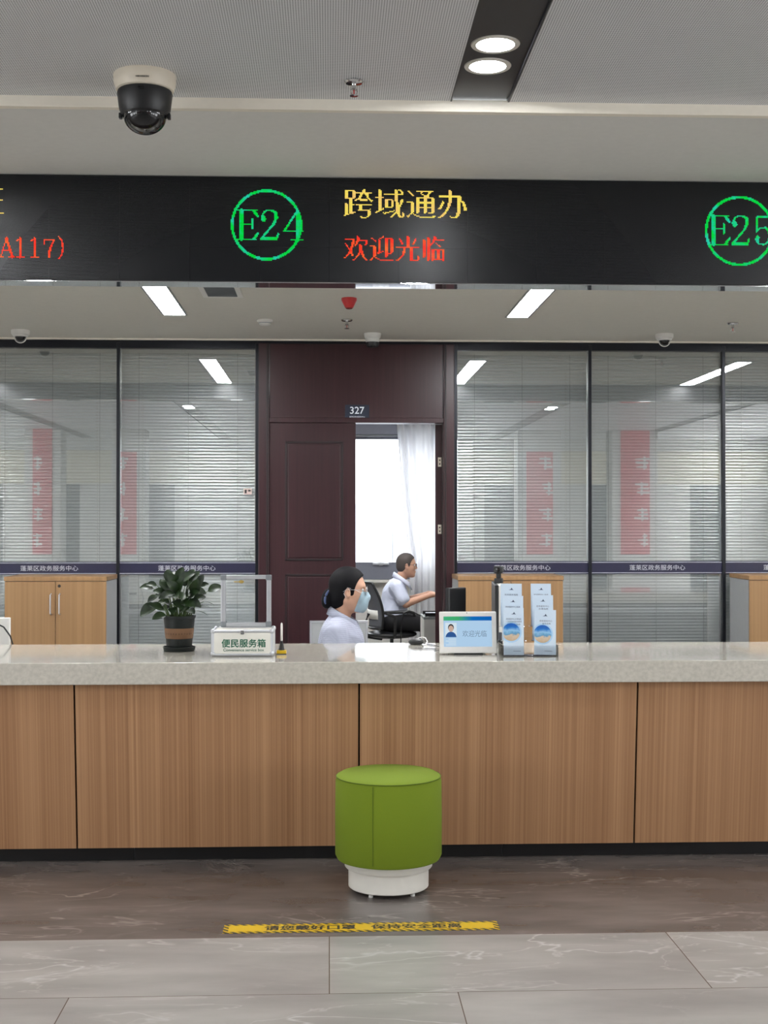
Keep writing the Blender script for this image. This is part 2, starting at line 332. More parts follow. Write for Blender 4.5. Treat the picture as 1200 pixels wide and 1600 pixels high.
# ---------------------------------------------------------------- object helpers
class MB:
    """collects shapes for ONE mesh object"""
    def __init__(s): s.b = bmesh.new()
    def box(s, x0, x1, y0, y1, z0, z1, bev=0.0, seg=2, rot=None, piv=None):
        b = bmesh.new(); bmesh.ops.create_cube(b, size=1)
        for v in b.verts:
            v.co = Vector(((x0 + x1) / 2 + v.co.x * (x1 - x0), (y0 + y1) / 2 + v.co.y * (y1 - y0), (z0 + z1) / 2 + v.co.z * (z1 - z0)))
        if bev: bmesh.ops.bevel(b, geom=b.edges[:], offset=bev, segments=seg, affect='EDGES', profile=0.6)
        if rot is not None:
            c = Vector(piv) if piv is not None else Vector(((x0 + x1) / 2, (y0 + y1) / 2, (z0 + z1) / 2))
            mt = Matrix.Translation(c) @ Euler(rot).to_matrix().to_4x4() @ Matrix.Translation(-c)
            bmesh.ops.transform(b, matrix=mt, verts=b.verts[:])
        s._take(b); return s
    def _take(s, b):
        me = bpy.data.meshes.new('t'); b.to_mesh(me); b.free(); s.b.from_mesh(me); bpy.data.meshes.remove(me)
    def raw(s, vs_, fs):
        v = [s.b.verts.new(p) for p in vs_]
        for f in fs:
            try: s.b.faces.new([v[i] for i in f])
            except ValueError: pass
        return s
    def lathe(s, prof, c=(0, 0, 0), n=40, axis='Z', cap=True):
        vv, ff = [], []
        for r, z in prof:
            for k in range(n):
                a = 2 * math.pi * k / n
                q = (r * math.cos(a), r * math.sin(a), z)
                if axis == 'Y': q = (q[0], -q[2], q[1])
                if axis == 'X': q = (q[2], q[0], q[1])
                vv.append((c[0] + q[0], c[1] + q[1], c[2] + q[2]))
        m = len(prof)
        for i in range(m - 1):
            for k in range(n):
                ff.append((i * n + k, i * n + (k + 1) % n, (i + 1) * n + (k + 1) % n, (i + 1) * n + k))
        if cap:
            ff.append(tuple(range(n))[::-1]); ff.append(tuple(range((m - 1) * n, m * n)))
        return s.raw(vv, ff)
    def cyl(s, c, r, z0, z1, n=32, axis='Z'): return s.lathe([(r, z0), (r, z1)], c, n, axis)
    def tube(s, pts, r, n=8):
        pts = [Vector(p) for p in pts]; rs = r if isinstance(r, (list, tuple)) else [r] * len(pts)
        vv, ff = [], []; up = Vector((0, 0, 1))
        for i, p in enumerate(pts):
            d = (pts[min(i + 1, len(pts) - 1)] - pts[max(i - 1, 0)]).normalized()
            u = up if abs(d.dot(up)) < 0.95 else Vector((1, 0, 0))
            a = d.cross(u).normalized(); b = d.cross(a)
            for k in range(n):
                t = 2 * math.pi * k / n
                vv.append(p + a * (rs[i] * math.cos(t)) + b * (rs[i] * math.sin(t)))
        for i in range(len(pts) - 1):
            for k in range(n):
                ff.append((i * n + k, i * n + (k + 1) % n, (i + 1) * n + (k + 1) % n, (i + 1) * n + k))
        ff.append(tuple(range(n))[::-1]); ff.append(tuple(range((len(pts) - 1) * n, len(pts) * n)))
        return s.raw(vv, ff)
    def prism(s, poly, y0, y1):
        """polygon of (x, z) pushed from y0 to y1"""
        n = len(poly)
        vv = [(x, y0, z) for x, z in poly] + [(x, y1, z) for x, z in poly]
        ff = [tuple(range(n)), tuple(range(n, 2 * n))[::-1]] + [(i, (i + 1) % n, n + (i + 1) % n, n + i) for i in range(n)]
        return s.raw(vv, ff)
    def ball(s, c, r, n=20, rot=None):
        b = bmesh.new(); bmesh.ops.create_uvsphere(b, u_segments=n, v_segments=max(6, n // 2), radius=1)
        rr = r if isinstance(r, (tuple, list)) else (r, r, r)
        mt = Matrix.Translation(c) @ (Euler(rot).to_matrix().to_4x4() if rot else Matrix()) @ Matrix.Diagonal((*rr, 1))
        bmesh.ops.transform(b, matrix=mt, verts=b.verts[:]); s._take(b); return s
    def torus(s, c, R_, r, axis='Y', n=32, m=8, a0=0, a1=2 * math.pi):
        pts = []
        for k in range(n + 1):
            a = a0 + (a1 - a0) * k / n
            u, w = R_ * math.cos(a), R_ * math.sin(a)
            q = {'Y': (u, 0, w), 'Z': (u, w, 0), 'X': (0, u, w)}[axis]
            pts.append((c[0] + q[0], c[1] + q[1], c[2] + q[2]))
        return s.tube(pts, r, m)
    def move(s, mt): bmesh.ops.transform(s.b, matrix=mt, verts=s.b.verts[:]); return s
    def build(s, name, m, parent=None, smooth=35, loc=None):
        bmesh.ops.recalc_face_normals(s.b, faces=s.b.faces[:])
        me = bpy.data.meshes.new(name); s.b.to_mesh(me); s.b.free()
        return link(name, me, m, parent, smooth, loc)
def link(name, me, m, parent=None, smooth=35, loc=None):
    if m is not None: me.materials.append(m)
    if smooth:
        for f in me.polygons: f.use_smooth = True
        if smooth < 180: me.set_sharp_from_angle(angle=R(smooth))
    o = bpy.data.objects.new(name, me); col.objects.link(o)
    if parent is not None: o.parent = parent
    if loc is not None: o.location = loc
    return o
def thing(name, label, cat, loc=(0, 0, 0), rotz=0, group=None):
    o = bpy.data.objects.new(name, None); col.objects.link(o); o.empty_display_size = 0.1
    o.location = loc; o.rotation_euler = (0, 0, rotz); o['label'] = label; o['category'] = cat
    if group: o['group'] = group
    return o
def tag(o, label, cat, group=None):
    o['label'] = label; o['category'] = cat
    if group: o['group'] = group
    return o
def struct(o, label=None):
    o['kind'] = 'structure'
    if label: o['label'] = label
    return o
def sroot(name, loc=(0, 0, 0)):
    o = bpy.data.objects.new(name, None); col.objects.link(o); o.location = loc; o['kind'] = 'structure'
    return o
def copy_tree(src, loc, label, rotz=None, parent=None):
    r = src.copy(); col.objects.link(r); r.location = loc; r['label'] = label
    if rotz is not None: r.rotation_euler = (0, 0, rotz)
    for ch in list(src.children):
        c = ch.copy(); col.objects.link(c); c.parent = r
        for g in list(ch.children):
            d = g.copy(); col.objects.link(d); d.parent = c
    return r

# lettering: verts/faces of a word in the XZ plane, facing -Y, centred on 0, fitted to a width and/or height
def word(s, w=None, h=None, depth=0.0, bold=0.0):
    cu = bpy.data.curves.new('word', 'FONT'); cu.body = s; cu.extrude = depth; cu.offset = bold
    o = bpy.data.objects.new('word', cu); col.objects.link(o)
    bpy.context.view_layer.update()
    me = bpy.data.meshes.new_from_object(o.evaluated_get(bpy.context.evaluated_depsgraph_get()))
    v = np.array([tuple(p.co) for p in me.vertices]) if len(me.vertices) else np.zeros((1, 3))
    f = [tuple(p.vertices) for p in me.polygons]
    bpy.data.objects.remove(o); bpy.data.curves.remove(cu); bpy.data.meshes.remove(me)
    lo, hi = v.min(0), v.max(0); c = (lo + hi) / 2; e = np.maximum(hi - lo, 1e-6)
    sx = w / e[0] if w else None; sy = h / e[1] if h else None
    sx = sx if sx else sy; sy = sy if sy else sx
    q = (v - c)
    return [(p[0] * sx, -p[2], p[1] * sy) for p in q], f
def lettering(name, s, m, parent, loc, w=None, h=None, rot=None, depth=0.0, heavy=0.0):
    v, f = word(s, w, h, depth)
    if heavy:
        n0 = len(v); v0, f0 = v, f; v, f = [], []
        for i, (dx, dz) in enumerate(((0, 0), (1, 0.4), (-1, -0.4), (0, 1), (0, -1))):
            v += [(x + dx * heavy, y - 0.00002 * i, z + dz * heavy) for x, y, z in v0]; f += [tuple(q + i * n0 for q in g) for g in f0]
    me = bpy.data.meshes.new(name); me.from_pydata(v, [], f)
    o = link(name, me, m, parent, 0, loc)
    if rot: o.rotation_euler = rot
    return o
# ================================================================= THE ROOM
ZC, ZS, ZO, ZI = 3.10, 3.06, 2.717, 2.75      # hall ceiling, soffit, office ceiling, inner room ceiling
YB, YG, YW = 6.07, 9.0, 14.5                  # display board, glass partition, facade
HX, HB = 8.5, -7.0                            # hall half width, hall end
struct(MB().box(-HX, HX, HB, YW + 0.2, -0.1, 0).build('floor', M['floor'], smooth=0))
# hall ceiling: perforated fields between black troughs that hold the downlights
sx = [0.585 + 2.54 * k for k in (-3, -2, -1, 0, 1, 2, 3)]
sw = 0.112
e0 = -HX
for k, x in enumerate(sx):
    struct(MB().box(e0, x - sw, HB, 5.12, ZC, ZC + 0.03).build('ceiling', M['perf'], smooth=0)); e0 = x + sw
struct(MB().box(e0, HX, HB, 5.12, ZC, ZC + 0.03).build('ceiling', M['perf'], smooth=0))
for k, x in enumerate(sx):
    b = MB(); b.box(x - sw, x + sw, HB, 5.12, ZC + 0.012, ZC + 0.05)
    for sgn in (-1, 1): b.box(x + sgn * sw - 0.003, x + sgn * sw + 0.003, HB, 5.12, ZC - 0.002, ZC + 0.03)
    t = struct(b.build('trim_%d' % (k + 1), M['strip'], smooth=0))
    for y in (4.5, 3.0, 1.5) + ((-0.5,) if k in (2, 4) else ()):
        for dy in (-0.13, 0.13):
            if k == 3 and y == 4.5: continue
            MB().cyl((x, y + dy, ZC + 0.006), 0.067, -0.002, 0.004, 24).build('downlight_lens', M['lamp'], t)
# soffit and its lip
struct(MB().box(-HX, HX, 5.12, 6.22, ZS, ZS + 0.04).build('ceiling_soffit', M['soffit'], smooth=0))
struct(MB().box(-HX, HX, 5.085, 5.12, ZS - 0.002, ZC + 0.005, 0.003).build('trim_8', M['lip'], smooth=0))
struct(MB().box(-HX, HX, 6.2, 6.24, ZO, ZS).build('wall_bulkhead', M['white'], smooth=0))
struct(MB().box(-HX, HX, 6.22, YG + 0.03, ZO, ZO + 0.04).build('ceiling_office', M['ceil2'], smooth=0))
struct(MB().box(-HX, HX, YG + 0.03, YW + 0.2, ZI, ZI + 0.04).build('ceiling_inner', M['white'], smooth=0))
struct(MB().box(-HX, HX, YG - 0.05, YG + 0.03, ZO - 0.03, ZO).build('trim_9', M['frame'], smooth=0))
struct(MB().box(-HX, HX, YG - 0.075, YG - 0.05, ZO - 0.012, ZO - 0.001).build('trim_10', M['lip'], smooth=0))
# hall sides with unseen tall windows added for soft frontal light, hall end with beige header over dark openings
def pierced(name, x0, x1, y, th, z1, holes, m, axis='Y'):
    b = MB()
    def bx(a0, a1, c0, c1):
        if a1 - a0 < 1e-4 or c1 - c0 < 1e-4: return
        if axis == 'Y': b.box(a0, a1, y, y + th, c0, c1)
        else: b.box(y, y + th, a0, a1, c0, c1)
    c = x0
    for (h0, h1, s0, s1) in holes:
        bx(c, h0, 0, z1); bx(h0, h1, 0, s0); bx(h0, h1, s1, z1); c = h1
    bx(c, x1, 0, z1)
    return struct(b.build(name, m, smooth=0))
side_h = [(-6.2, -3.7, 0.5, 2.7), (-3.0, -0.5, 0.5, 2.7), (0.2, 2.7, 0.5, 2.7)]
pierced('wall_left', HB, YW + 0.2, -HX - 0.2, 0.2, ZC + 0.05, side_h, M['wallw'], 'X')
pierced('wall_right', HB, YW + 0.2, HX, 0.2, ZC + 0.05, side_h, M['wallw'], 'X')
for sgn in (-1, 1):
    for h in side_h:
        portal(h[0], h[1], 0, 0, h[2], h[3], (R(90), 0, R(90) if sgn > 0 else R(-90)))
        p = [o for o in col.objects if o.name.startswith('window_portal')][-1]
        p.location = (sgn * (HX + 0.05), (h[0] + h[1]) / 2, (h[2] + h[3]) / 2)
wn_i = [20]
for sgn in (-1, 1):
    for h in side_h:
        wn_i[0] += 1
        b = MB(); x = sgn * (HX + 0.1)
        for yy in (h[0] + 0.03, (h[0] + h[1]) / 2, h[1] - 0.03): b.box(x - 0.03, x + 0.03, yy - 0.03, yy + 0.03, h[2], h[3])
        for zz in (h[2] + 0.03, h[3] - 0.03): b.box(x - 0.03, x + 0.03, h[0], h[1], zz - 0.03, zz + 0.03)
        struct(b.build('window_%d' % wn_i[0], M['frame'], smooth=0))
op = [(-6.9, -6.1, 0, 2.24), (-5.24, -4.67, 0, 2.24), (-3.40, -2.90, 0, 2.24), (-1.4, -0.6, 0, 2.24), (0.8, 1.6, 0, 2.24), (2.95, 3.74, 0, 2.24), (5.0, 5.60, 0, 2.24), (6.9, 7.6, 0, 2.24)]
pierced('wall_hall', -HX, HX, HB - 0.2, 0.2, ZC + 0.05, op, M['wallw'])
b = MB()
for h in op: b.box(h[0], h[1], HB - 0.2, HB - 0.15, 0, 2.24)
struct(b.build('door_2', M['halldark'], smooth=0))
struct(MB().box(-HX, HX, HB - 0.001, HB + 0.06, 2.25, 2.87).build('trim_11', M['hallbeige'], smooth=0))
# pillars of the hall carrying red banners (seen mirrored in the glass)
for k, (x0, x1, y) in enumerate([(52, 82, 1.06), (188, 214, 1.0), (822, 863, 1.0), (969, 1014, 1.0)]):
    Yp = -4.6
    ym = 2 * YG - Yp
    a0, a1 = at(x0, 790, ym), at(x1, 790, ym)
    zt, zb = at(x0, 706 if k in (1, 2) else 655, ym).z, at(x0, 866, ym).z
    cx = (a0.x + a1.x) / 2; hw = (a1.x - a0.x) / 2
    pl = struct(MB().box(cx - hw - 0.15, cx + hw + 0.15, Yp - 0.5, Yp - 0.02, 0, ZC, 0.02).build('pillar', M['wallw'], smooth=0))
    bn = MB().box(cx - hw, cx + hw, Yp - 0.02, Yp, zb, zt).build('banner', M['banner'], pl, smooth=0)
    rnd = random.Random(k); st = MB()
    sd_ = -1 if k < 2 else 1
    for j in range(4):
        zc = zb + (min(zt, at(x0, 706, ym).z) - zb) * (0.14 + 0.25 * j); ex = cx + sd_ * hw
        for q in range(3):
            z_ = zc + 0.07 * (q - 1); w1 = hw * rnd.uniform(0.5, 1.1)
            xa, xb = sorted((ex - sd_ * w1, ex - sd_ * rnd.uniform(0.0, 0.2) * hw))
            st.prism([(xa, z_ - 0.012), (xb, z_ - 0.022), (xb, z_ + 0.022), (xa, z_ + rnd.uniform(0.0, 0.03))], Yp - 0.005, Yp + 0.002)
        xs_ = ex - sd_ * hw * rnd.uniform(0.3, 0.6)
        st.prism([(xs_ - 0.02, zc - 0.12), (xs_ + 0.02, zc - 0.11), (xs_ + 0.025, zc + 0.10), (xs_ - 0.015, zc + 0.12)], Yp - 0.005, Yp + 0.0022)
    st.build('banner_stroke', M['bannerw'], bn, smooth=0)

# ---------------------------------------------------------------- glass partition
edges = [(-230, -22), (-22, 186), (186, 402), (711, 920), (920, 1128), (1128, 1336)]
def X9(px): return at(px, 800, YG).x
Zb0, Zb1 = at(600, 897, YG).z, at(600, 877, YG).z        # band
mull = 0.022
blind_xs = []
for k, (p0, p1) in enumerate(edges):
    x0, x1 = X9(p0), X9(p1)
    w = sroot('window_%d' % (k + 1), (x0, YG, 0))
    L = x1 - x0
    f = MB()
    f.box(-mull / 2, mull / 2, -0.05, 0.03, 0, ZO - 0.03, 0.002)
    if k in (2, 5): f.box(L - mull / 2, L + mull / 2, -0.05, 0.03, 0, ZO - 0.03, 0.002)
    f.box(mull / 2, L - mull / 2, -0.05, 0.03, ZO - 0.065, ZO - 0.03)
    f.box(mull / 2, L - mull / 2, -0.05, 0.03, 0, 0.09)
    f.build('frame', M['frame'], w, 0)
    MB().box(mull / 2, L - mull / 2, -0.030, -0.026, 0.09, ZO - 0.065).build('pane', M['glass'], w, 0)
    bd = MB().box(mull / 2, L - mull / 2, -0.034, -0.0302, Zb0, Zb1).build('band', M['navy'], w, 0)
    ln = MB()
    for z in (Zb0 + 0.008, Zb1 - 0.008): ln.box(mull / 2, L - mull / 2, -0.0348, -0.034, z - 0.0018, z + 0.0018)
    ln.build('band_line', M['silver'], bd, 0)
    tx = {1: 79, 2: 293, 3: 815, 4: 1025}.get(k)
    cxx = (X9(tx) - x0) if tx else (L * 0.5 if k == 0 else X9(1233) - x0)
    lettering('lettering', '蓬莱区政务服务中心', M['silver'], bd, (cxx, -0.0352, (Zb0 + Zb1) / 2), w=0.385, h=0.036)
    blind_xs.append((x0 + mull / 2 + 0.006, x1 - mull / 2 - 0.006))
# small sticker on the pane beside the door
s = at(387, 768, YG - 0.035)
o = MB().box(-0.028, 0.028, -0.001, 0.0035, -0.02, 0.02).build('pane_sticker', M['sticker'], None, 0, s)
tag(o, 'small pale label stuck on the glass just left of the dark door frame', 'sticker')
b = MB(); b.box(-0.02, -0.006, -0.002, -0.001, -0.012, 0.012); b.box(0.004, 0.02, -0.002, -0.001, 0.0, 0.012); b.build('print', M['ink'], o, 0)
# solid wall at the ends of the partition
struct(MB().box(-HX, X9(-230) - mull / 2, YG - 0.05, YG + 0.03, 0, ZO - 0.03).build('wall_back', M['wallw'], smooth=0))
struct(MB().box(X9(1336) + mull / 2, HX, YG - 0.05, YG + 0.03, 0, ZO - 0.03).build('wall_back', M['wallw'], smooth=0))

# venetian blinds behind the glass
names = ['white slatted blind behind the glass pane cut by the left picture edge, not in view', 'white slatted blind with a hanging bead chain above the left wooden cupboard',
         'white slatted blind behind the potted plant, left of the dark door', 'white slatted blind right of the dark door, above the brochure rack',
         'white slatted blind in the pane second from the right, no cupboard before it', 'white slatted blind in the rightmost pane above the cupboard cut by the frame']
pit, sl_w, tilt = 0.0213, 0.0255, R(53)
for k, (x0, x1) in enumerate(blind_xs):
    L = x1 - x0
    t = thing('venetian_blind', names[k], 'blind', (x0, YG + 0.005, 0), 0, 'venetian blinds in the glass partition')
    b = MB(); rnd = random.Random(k)
    z = 0.10; vv, ff = [], []
    nseg = 6
    while z < ZO - 0.10:
        tl = tilt + rnd.uniform(-0.02, 0.02)
        n0 = len(vv)
        for i in range(nseg + 1):
            u = (i / nseg - 0.5) * sl_w
            bul = 0.0038 * (1 - (2 * i / nseg - 1) ** 2)
            yy = -u * math.cos(tl) - bul * math.sin(tl)
            zz = z - u * math.sin(tl) + bul * math.cos(tl)
            vv += [(0.0, yy, zz), (L, yy, zz)]
        for i in range(nseg):
            a = n0 + 2 * i; ff.append((a, a + 1, a + 3, a + 2))
        z += pit
    me = bpy.data.meshes.new('slats'); me.from_pydata(vv, [], ff)
    link('slats', me, M['slat'], t, 60)
    MB().box(0, L, -0.013, 0.013, ZO - 0.095, ZO - 0.068, 0.002).build('headrail', M['wplast'], t, 0)
    MB().box(0, L, -0.010, 0.010, 0.091, 0.1, 0.001).build('bottom_rail', M['wplast'], t, 0)
    for fr in (0.13, 0.5, 0.87):
        MB().tube([(L * fr, -0.0165, 0.1), (L * fr, -0.0165, ZO - 0.09)], 0.0012, 5).build('ladder_cord', M['grey'], t, 0)
    fr = {1: (155 + 22) / 208, 2: (220 - 186) / 216, 3: (886 - 711) / 209}.get(k)
    if fr:
        bd = MB()
        for j in range(62):
            bd.ball((L * fr, -0.0175, 1.2 + j * 0.0213), 0.0045, 6)
        bd.build('bead_chain', M['wplast'], t, 60)

# ---------------------------------------------------------------- timber door surround, leaf, inner wall
D0, D1 = X9(402), X9(711)                     # outer edges of the surround
Jl, Jr = X9(421), X9(692)                     # inner faces of the jambs
Hz = at(600, 661, YG - 0.04).z                # head of the opening
d = sroot('door_1', ((D0 + D1) / 2, YG, 0)); ox = (D0 + D1) / 2
b = MB()
b.box(D0 + mull / 2 - ox, Jl - ox, -0.07, 0.06, 0, ZO - 0.03, 0.004); b.box(Jr - ox, D1 - mull / 2 - ox, -0.07, 0.06, 0, ZO - 0.03, 0.004)
b.box(Jl - ox, Jr - ox, -0.06, 0.06, Hz, Hz + 0.035, 0.003)
b.build('door_frame', M['mahog'], d, 0)
b = MB()
b.box(Jl - ox + 0.004, Jr - ox - 0.004, -0.05, 0.05, Hz + 0.035, ZO - 0.03, 0.002)
b.build('header_panel', M['mahog'], d, 0)
# beads along both jambs
b = MB()
for x in (Jl - 0.012, Jr + 0.012): b.box(x - ox - 0.005, x - ox + 0.005, -0.078, -0.07, 0, ZO - 0.03, 0.002)
b.build('jamb_bead', M['mahogd'], d, 0)
Lx = X9(555.5)
st_ = MB().box(Jl - ox, Jl - ox + 0.014, 0.001, 0.058, 0, Hz - 0.0005); st_.box(Jl - ox + 0.014, Lx - ox, 0.001, 0.058, Hz - 0.014, Hz - 0.0005)
st_.build('gap_stop', M['mahogd'], d, 0)  # unseen stop added to block light leaking round the leaf
lf = MB().box(Jl - ox + 0.0005, Lx - ox, -0.045, 0.0, 0.004, Hz - 0.001, 0.002).build('door_leaf', M['mahog'], d, 0)
px0, px1 = X9(446) - ox, X9(536) - ox
zz = lambda y: at(600, y, YG - 0.05).z
def panel(z0, z1):
    b = MB()
    for (a0, a1, c0, c1) in ((px0, px1, z1 - 0.012, z1), (px0, px1, z0, z0 + 0.012), (px0, px0 + 0.012, z0, z1), (px1 - 0.012, px1, z0, z1)):
        b.box(a0, a1, -0.050, -0.045, c0, c1, 0.002)
    b.build('panel_moulding', M['mahogd'], lf, 0)
    MB().box(px0 + 0.02, px1 - 0.02, -0.049, -0.045, z0 + 0.02, z1 - 0.02, 0.0035).build('raised_panel', M['mahog'], lf, 0)
panel(zz(876), zz(690)); panel(0.12, zz(897)); 
for y in (722, 827):
    p = at(687, y, YG + 0.06)
    h = MB().box(p.x - ox - 0.012, p.x - ox + 0.012, 0.056, 0.0635, p.z - 0.032, p.z + 0.032, 0.002).build('hinge', M['cream'], d, 0)
    b = MB()
    for q in (-0.013, 0.013): b.cyl((p.x - ox, 0.056, p.z + q), 0.005, 0, 0.002, 12, 'Y')
    b.build('screw', M['ink'], h, 0)
# room number plate
p = at(558, 644, YG - 0.052)
pl = MB().box(-0.082, 0.082, -0.004, 0.002, -0.05, 0.05, 0.001).build('room_number_plate', M['bluesign'], None, 0, p)
tag(pl, 'dark blue room plate reading 327 above the open doorway', 'sign')
lettering('lettering', '327', M['sign_w'], pl, (0, -0.0048, 0.012), h=0.047, heavy=0.0006)
lettering('small_lettering', '蓬莱区政务服务中心', M['sign_w'], pl, (0, -0.0048, -0.032), w=0.105)
# open second leaf, folded back into the inner room
X680 = at(680, 800, YG + 0.065).x
b = MB().box(X680, Jr - 0.0003, YG + 0.0608, YG + 0.68, 0.008, Hz - 0.001, 0.001, rot=(0, 0, R(-7)), piv=(Jr, YG + 0.0608, 1))
l2 = b.move(Matrix.Translation((-ox, -YG, 0))).build('open_leaf', M['mahog'], d, 0)
# ---------------------------------------------------------------- inner room: facade with windows, side walls
fac = [(-7.2, -5.2, 0.86, 2.47), (-0.75, 1.65, 0.86, 2.47), (5.8, 7.8, 0.86, 2.47)]
pierced('wall_facade', -HX, HX, YW, 0.2, ZI + 0.04, fac, M['wallw'])
for k, h in enumerate(fac):
    portal(h[0], h[1], YW + 0.1, YW + 0.1, h[2], h[3], (R(-90), 0, 0))
    w = sroot('window_%d' % (7 + k), ((h[0] + h[1]) / 2, YW + 0.1, h[2])); W2 = (h[1] - h[0]) / 2; H2 = h[3] - h[2]
    b = MB(); b.box(-W2, W2, -0.04, 0.04, 0, 0.19); b.box(-W2, W2, -0.04, 0.04, H2 - 0.06, H2)
    for x in (-W2 + 0.025, W2 - 0.025): b.box(x - 0.025, x + 0.025, -0.04, 0.04, 0.19, H2 - 0.06)
    b.build('frame', M['winframe'], w, 0)
    MB().box(-W2 + 0.05, W2 - 0.05, -0.003, 0.003, 0.19, H2 - 0.06).build('pane', M['acryl'], w, 0)
    MB().box(-W2 - 0.05, W2 + 0.05, -0.2, -0.05, -0.03, 0.0, 0.004).build('sill', M['white'], w, 0)
# window handle
hp = at(595, 881, YW + 0.05)
w9 = bpy.data.objects['window_8']; lp = hp - w9.location
b = MB(); b.box(lp.x - 0.09, lp.x + 0.09, lp.y - 0.03, lp.y - 0.012, lp.z - 0.012, lp.z + 0.012, 0.004); b.box(lp.x - 0.02, lp.x + 0.02, lp.y - 0.02, lp.y + 0.0, lp.z - 0.02, lp.z + 0.02, 0.004)
b.build('window_handle', M['alu'], w9, 0)
for x in (-2.6, 3.4): struct(MB().box(x - 0.05, x + 0.05, YG + 0.03, YW, 0, ZI).build('wall_inner', M['wallw'], smooth=0))
# roller blind at the head of the inner window
rb = thing('roller_blind', 'grey roller blind rolled up at the top of the bright inner window', 'blind', (0.6, YW - 0.03, 0))
zt = at(588, 682, YW - 0.03).z
MB().box(-1.1, 1.1, -0.02, 0.0, zt + 0.02, 2.64).build('fabric', M['rollerb'], rb, 0)
MB().box(-1.1, 1.1, -0.028, 0.004, zt, zt + 0.022, 0.004).build('bottom_bar', M['greyd'], rb, 0)
MB().lathe([(0.03, -1.1), (0.03, 1.1)], (0, -0.01, 2.66), 16, 'X').build('roller', M['greyd'], rb)
# sheer curtain gathered at sill height
def curtain(name, label, pts_l, pts_r, Y):
    # pts: (z, pixel x) outline of the left and right edge
    zs = np.linspace(2.70, 0.04, 60); nx = 90
    zl = np.array([at(600, y, Y).z for y, _ in pts_l]); xl = np.array([at(x, 800, Y).x for _, x in pts_l])
    zr = np.array([at(600, y, Y).z for y, _ in pts_r]); xr = np.array([at(x, 800, Y).x for _, x in pts_r])
    vv, ff = [], []
    t = thing(name, label, 'curtain', (float(xl[0] + xr[0]) / 2, Y, 0)); cx = t.location.x
    for z in zs:
        a = np.interp(z, zl[::-1], xl[::-1]); b_ = np.interp(z, zr[::-1], xr[::-1])
        for i in range(nx):
            f = i / (nx - 1)
            vv.append((a + (b_ - a) * f - cx, 0.05 * math.sin(f * 2 * math.pi * 5 + 0.7 * math.sin(3 * f)) * (0.65 + 0.35 * math.sin(9 * f)), z))
    for j in range(len(zs) - 1):
        for i in range(nx - 1):
            q = j * nx + i; ff.append((q, q + 1, q + nx + 1, q + nx))
    me = bpy.data.meshes.new('drape'); me.from_pydata(vv, [], ff)
    link('drape', me, M['curtain'], t, 180)
    MB().lathe([(0.014, -0.05), (0.014, 0.75)], (-0.25, 0, 2.712), 12, 'X').build('rail', M['alu'], t)
curtain('sheer_curtain', 'white sheer curtain beside the bright window behind the seated man',
        [(640, 619), (662, 620), (740, 626), (800, 631), (850, 637), (868, 641), (900, 640), (1100, 636)],
        [(640, 690), (662, 690), (1100, 692)], YW - 0.2)
# far buildings outside, distance haze painted in as a pale colour
for k, (x, w_, h_, y_, lb) in enumerate([(-9, 12, 2.9, 190, 'pale far building low on the skyline, left edge of the bright window'), (5.5, 5, 4.3, 210, 'pale far tower in the middle of the bright window'), (14, 8, 3.2, 205, 'pale far block right of the far tower, beside the curtain'),
                                       (-34, 22, 4, 180, 'long pale building beyond the left panes'), (42, 20, 4, 190, 'long pale building beyond the right panes')]):
    t = thing('far_building', lb, 'building', (x, y_, -12), 0, 'buildings outside the window')
    MB().box(-w_ / 2, w_ / 2, -5, 5, 0, h_ + 12).build('walls', M['build'], t, 0)
    MB().box(-w_ / 2 + 1, -w_ / 2 + 3.2, -3, 3, h_ + 12, h_ + 12.7).build('roof_house', M['build'], t, 0)
struct(MB().box(-250, 250, YW + 3, 400, -12.4, -12).build('ground', M['build'], smooth=0))

# ================================================================= COUNTER
CF, CBk = 5.62, 6.51                            # slab front and back
Z0c, Z1c = 0.779, 0.872
ct = MB().box(-HX + 0.01, HX - 0.01, CF, CBk, Z0c, Z1c, 0.004).build('countertop', M['quartz'], None, 0)
me = ct.data
tag(ct, 'long speckled white stone countertop running across the whole picture', 'countertop')
cnt = thing('service_counter', 'long wood-fronted service counter under the white stone top', 'counter', (0, 5.9, 0))
seams = [at(117, 1200, 5.68).x, at(561, 1150, 5.68).x, at(995, 1200, 5.68).x]
wdt = (seams[2] - seams[0]) / 2
xs = [seams[0] - 2 * wdt, seams[0] - wdt] + seams + [seams[2] + wdt, seams[2] + 2 * wdt]
for i in range(len(xs) - 1):
    b = MB()
    x0, x1 = xs[i] + 0.004, xs[i + 1] - 0.004
    vv = [(x0, 5.655, Z0c), (x1, 5.655, Z0c), (x1, 5.735, 0.064), (x0, 5.735, 0.064)]
    vv += [(x, y + 0.018, z) for x, y, z in vv]
    b.raw([(x, y - 5.9, z) for x, y, z in vv], [(0, 1, 2, 3), (4, 5, 6, 7), (0, 1, 5, 4), (1, 2, 6, 5), (2, 3, 7, 6), (3, 0, 4, 7)])
    b.build('front_panel', M['counter'], cnt, 0)
b = MB()
b.raw([(x, y - 5.9, z) for x in (xs[0], xs[-1]) for y, z in ((5.678, Z0c), (5.756, 0.064), (6.45, 0.064), (6.45, Z0c))],
      [(0, 1, 2, 3), (4, 5, 6, 7), (0, 1, 5, 4), (1, 2, 6, 5), (2, 3, 7, 6), (3, 0, 4, 7)])
b.build('carcass', M['seam'], cnt, 0)
for i, (p0, p1) in enumerate([(-900, 210), (210, 785), (785, 2100)]):
    MB().box(at(p0, 1330, 5.78).x + 0.001, at(p1, 1330, 5.78).x - 0.001, 5.78 - 5.9, 5.80 - 5.9, 0, 0.0635, 0.0015).build('toe_kick', M['toe'], cnt, 0)
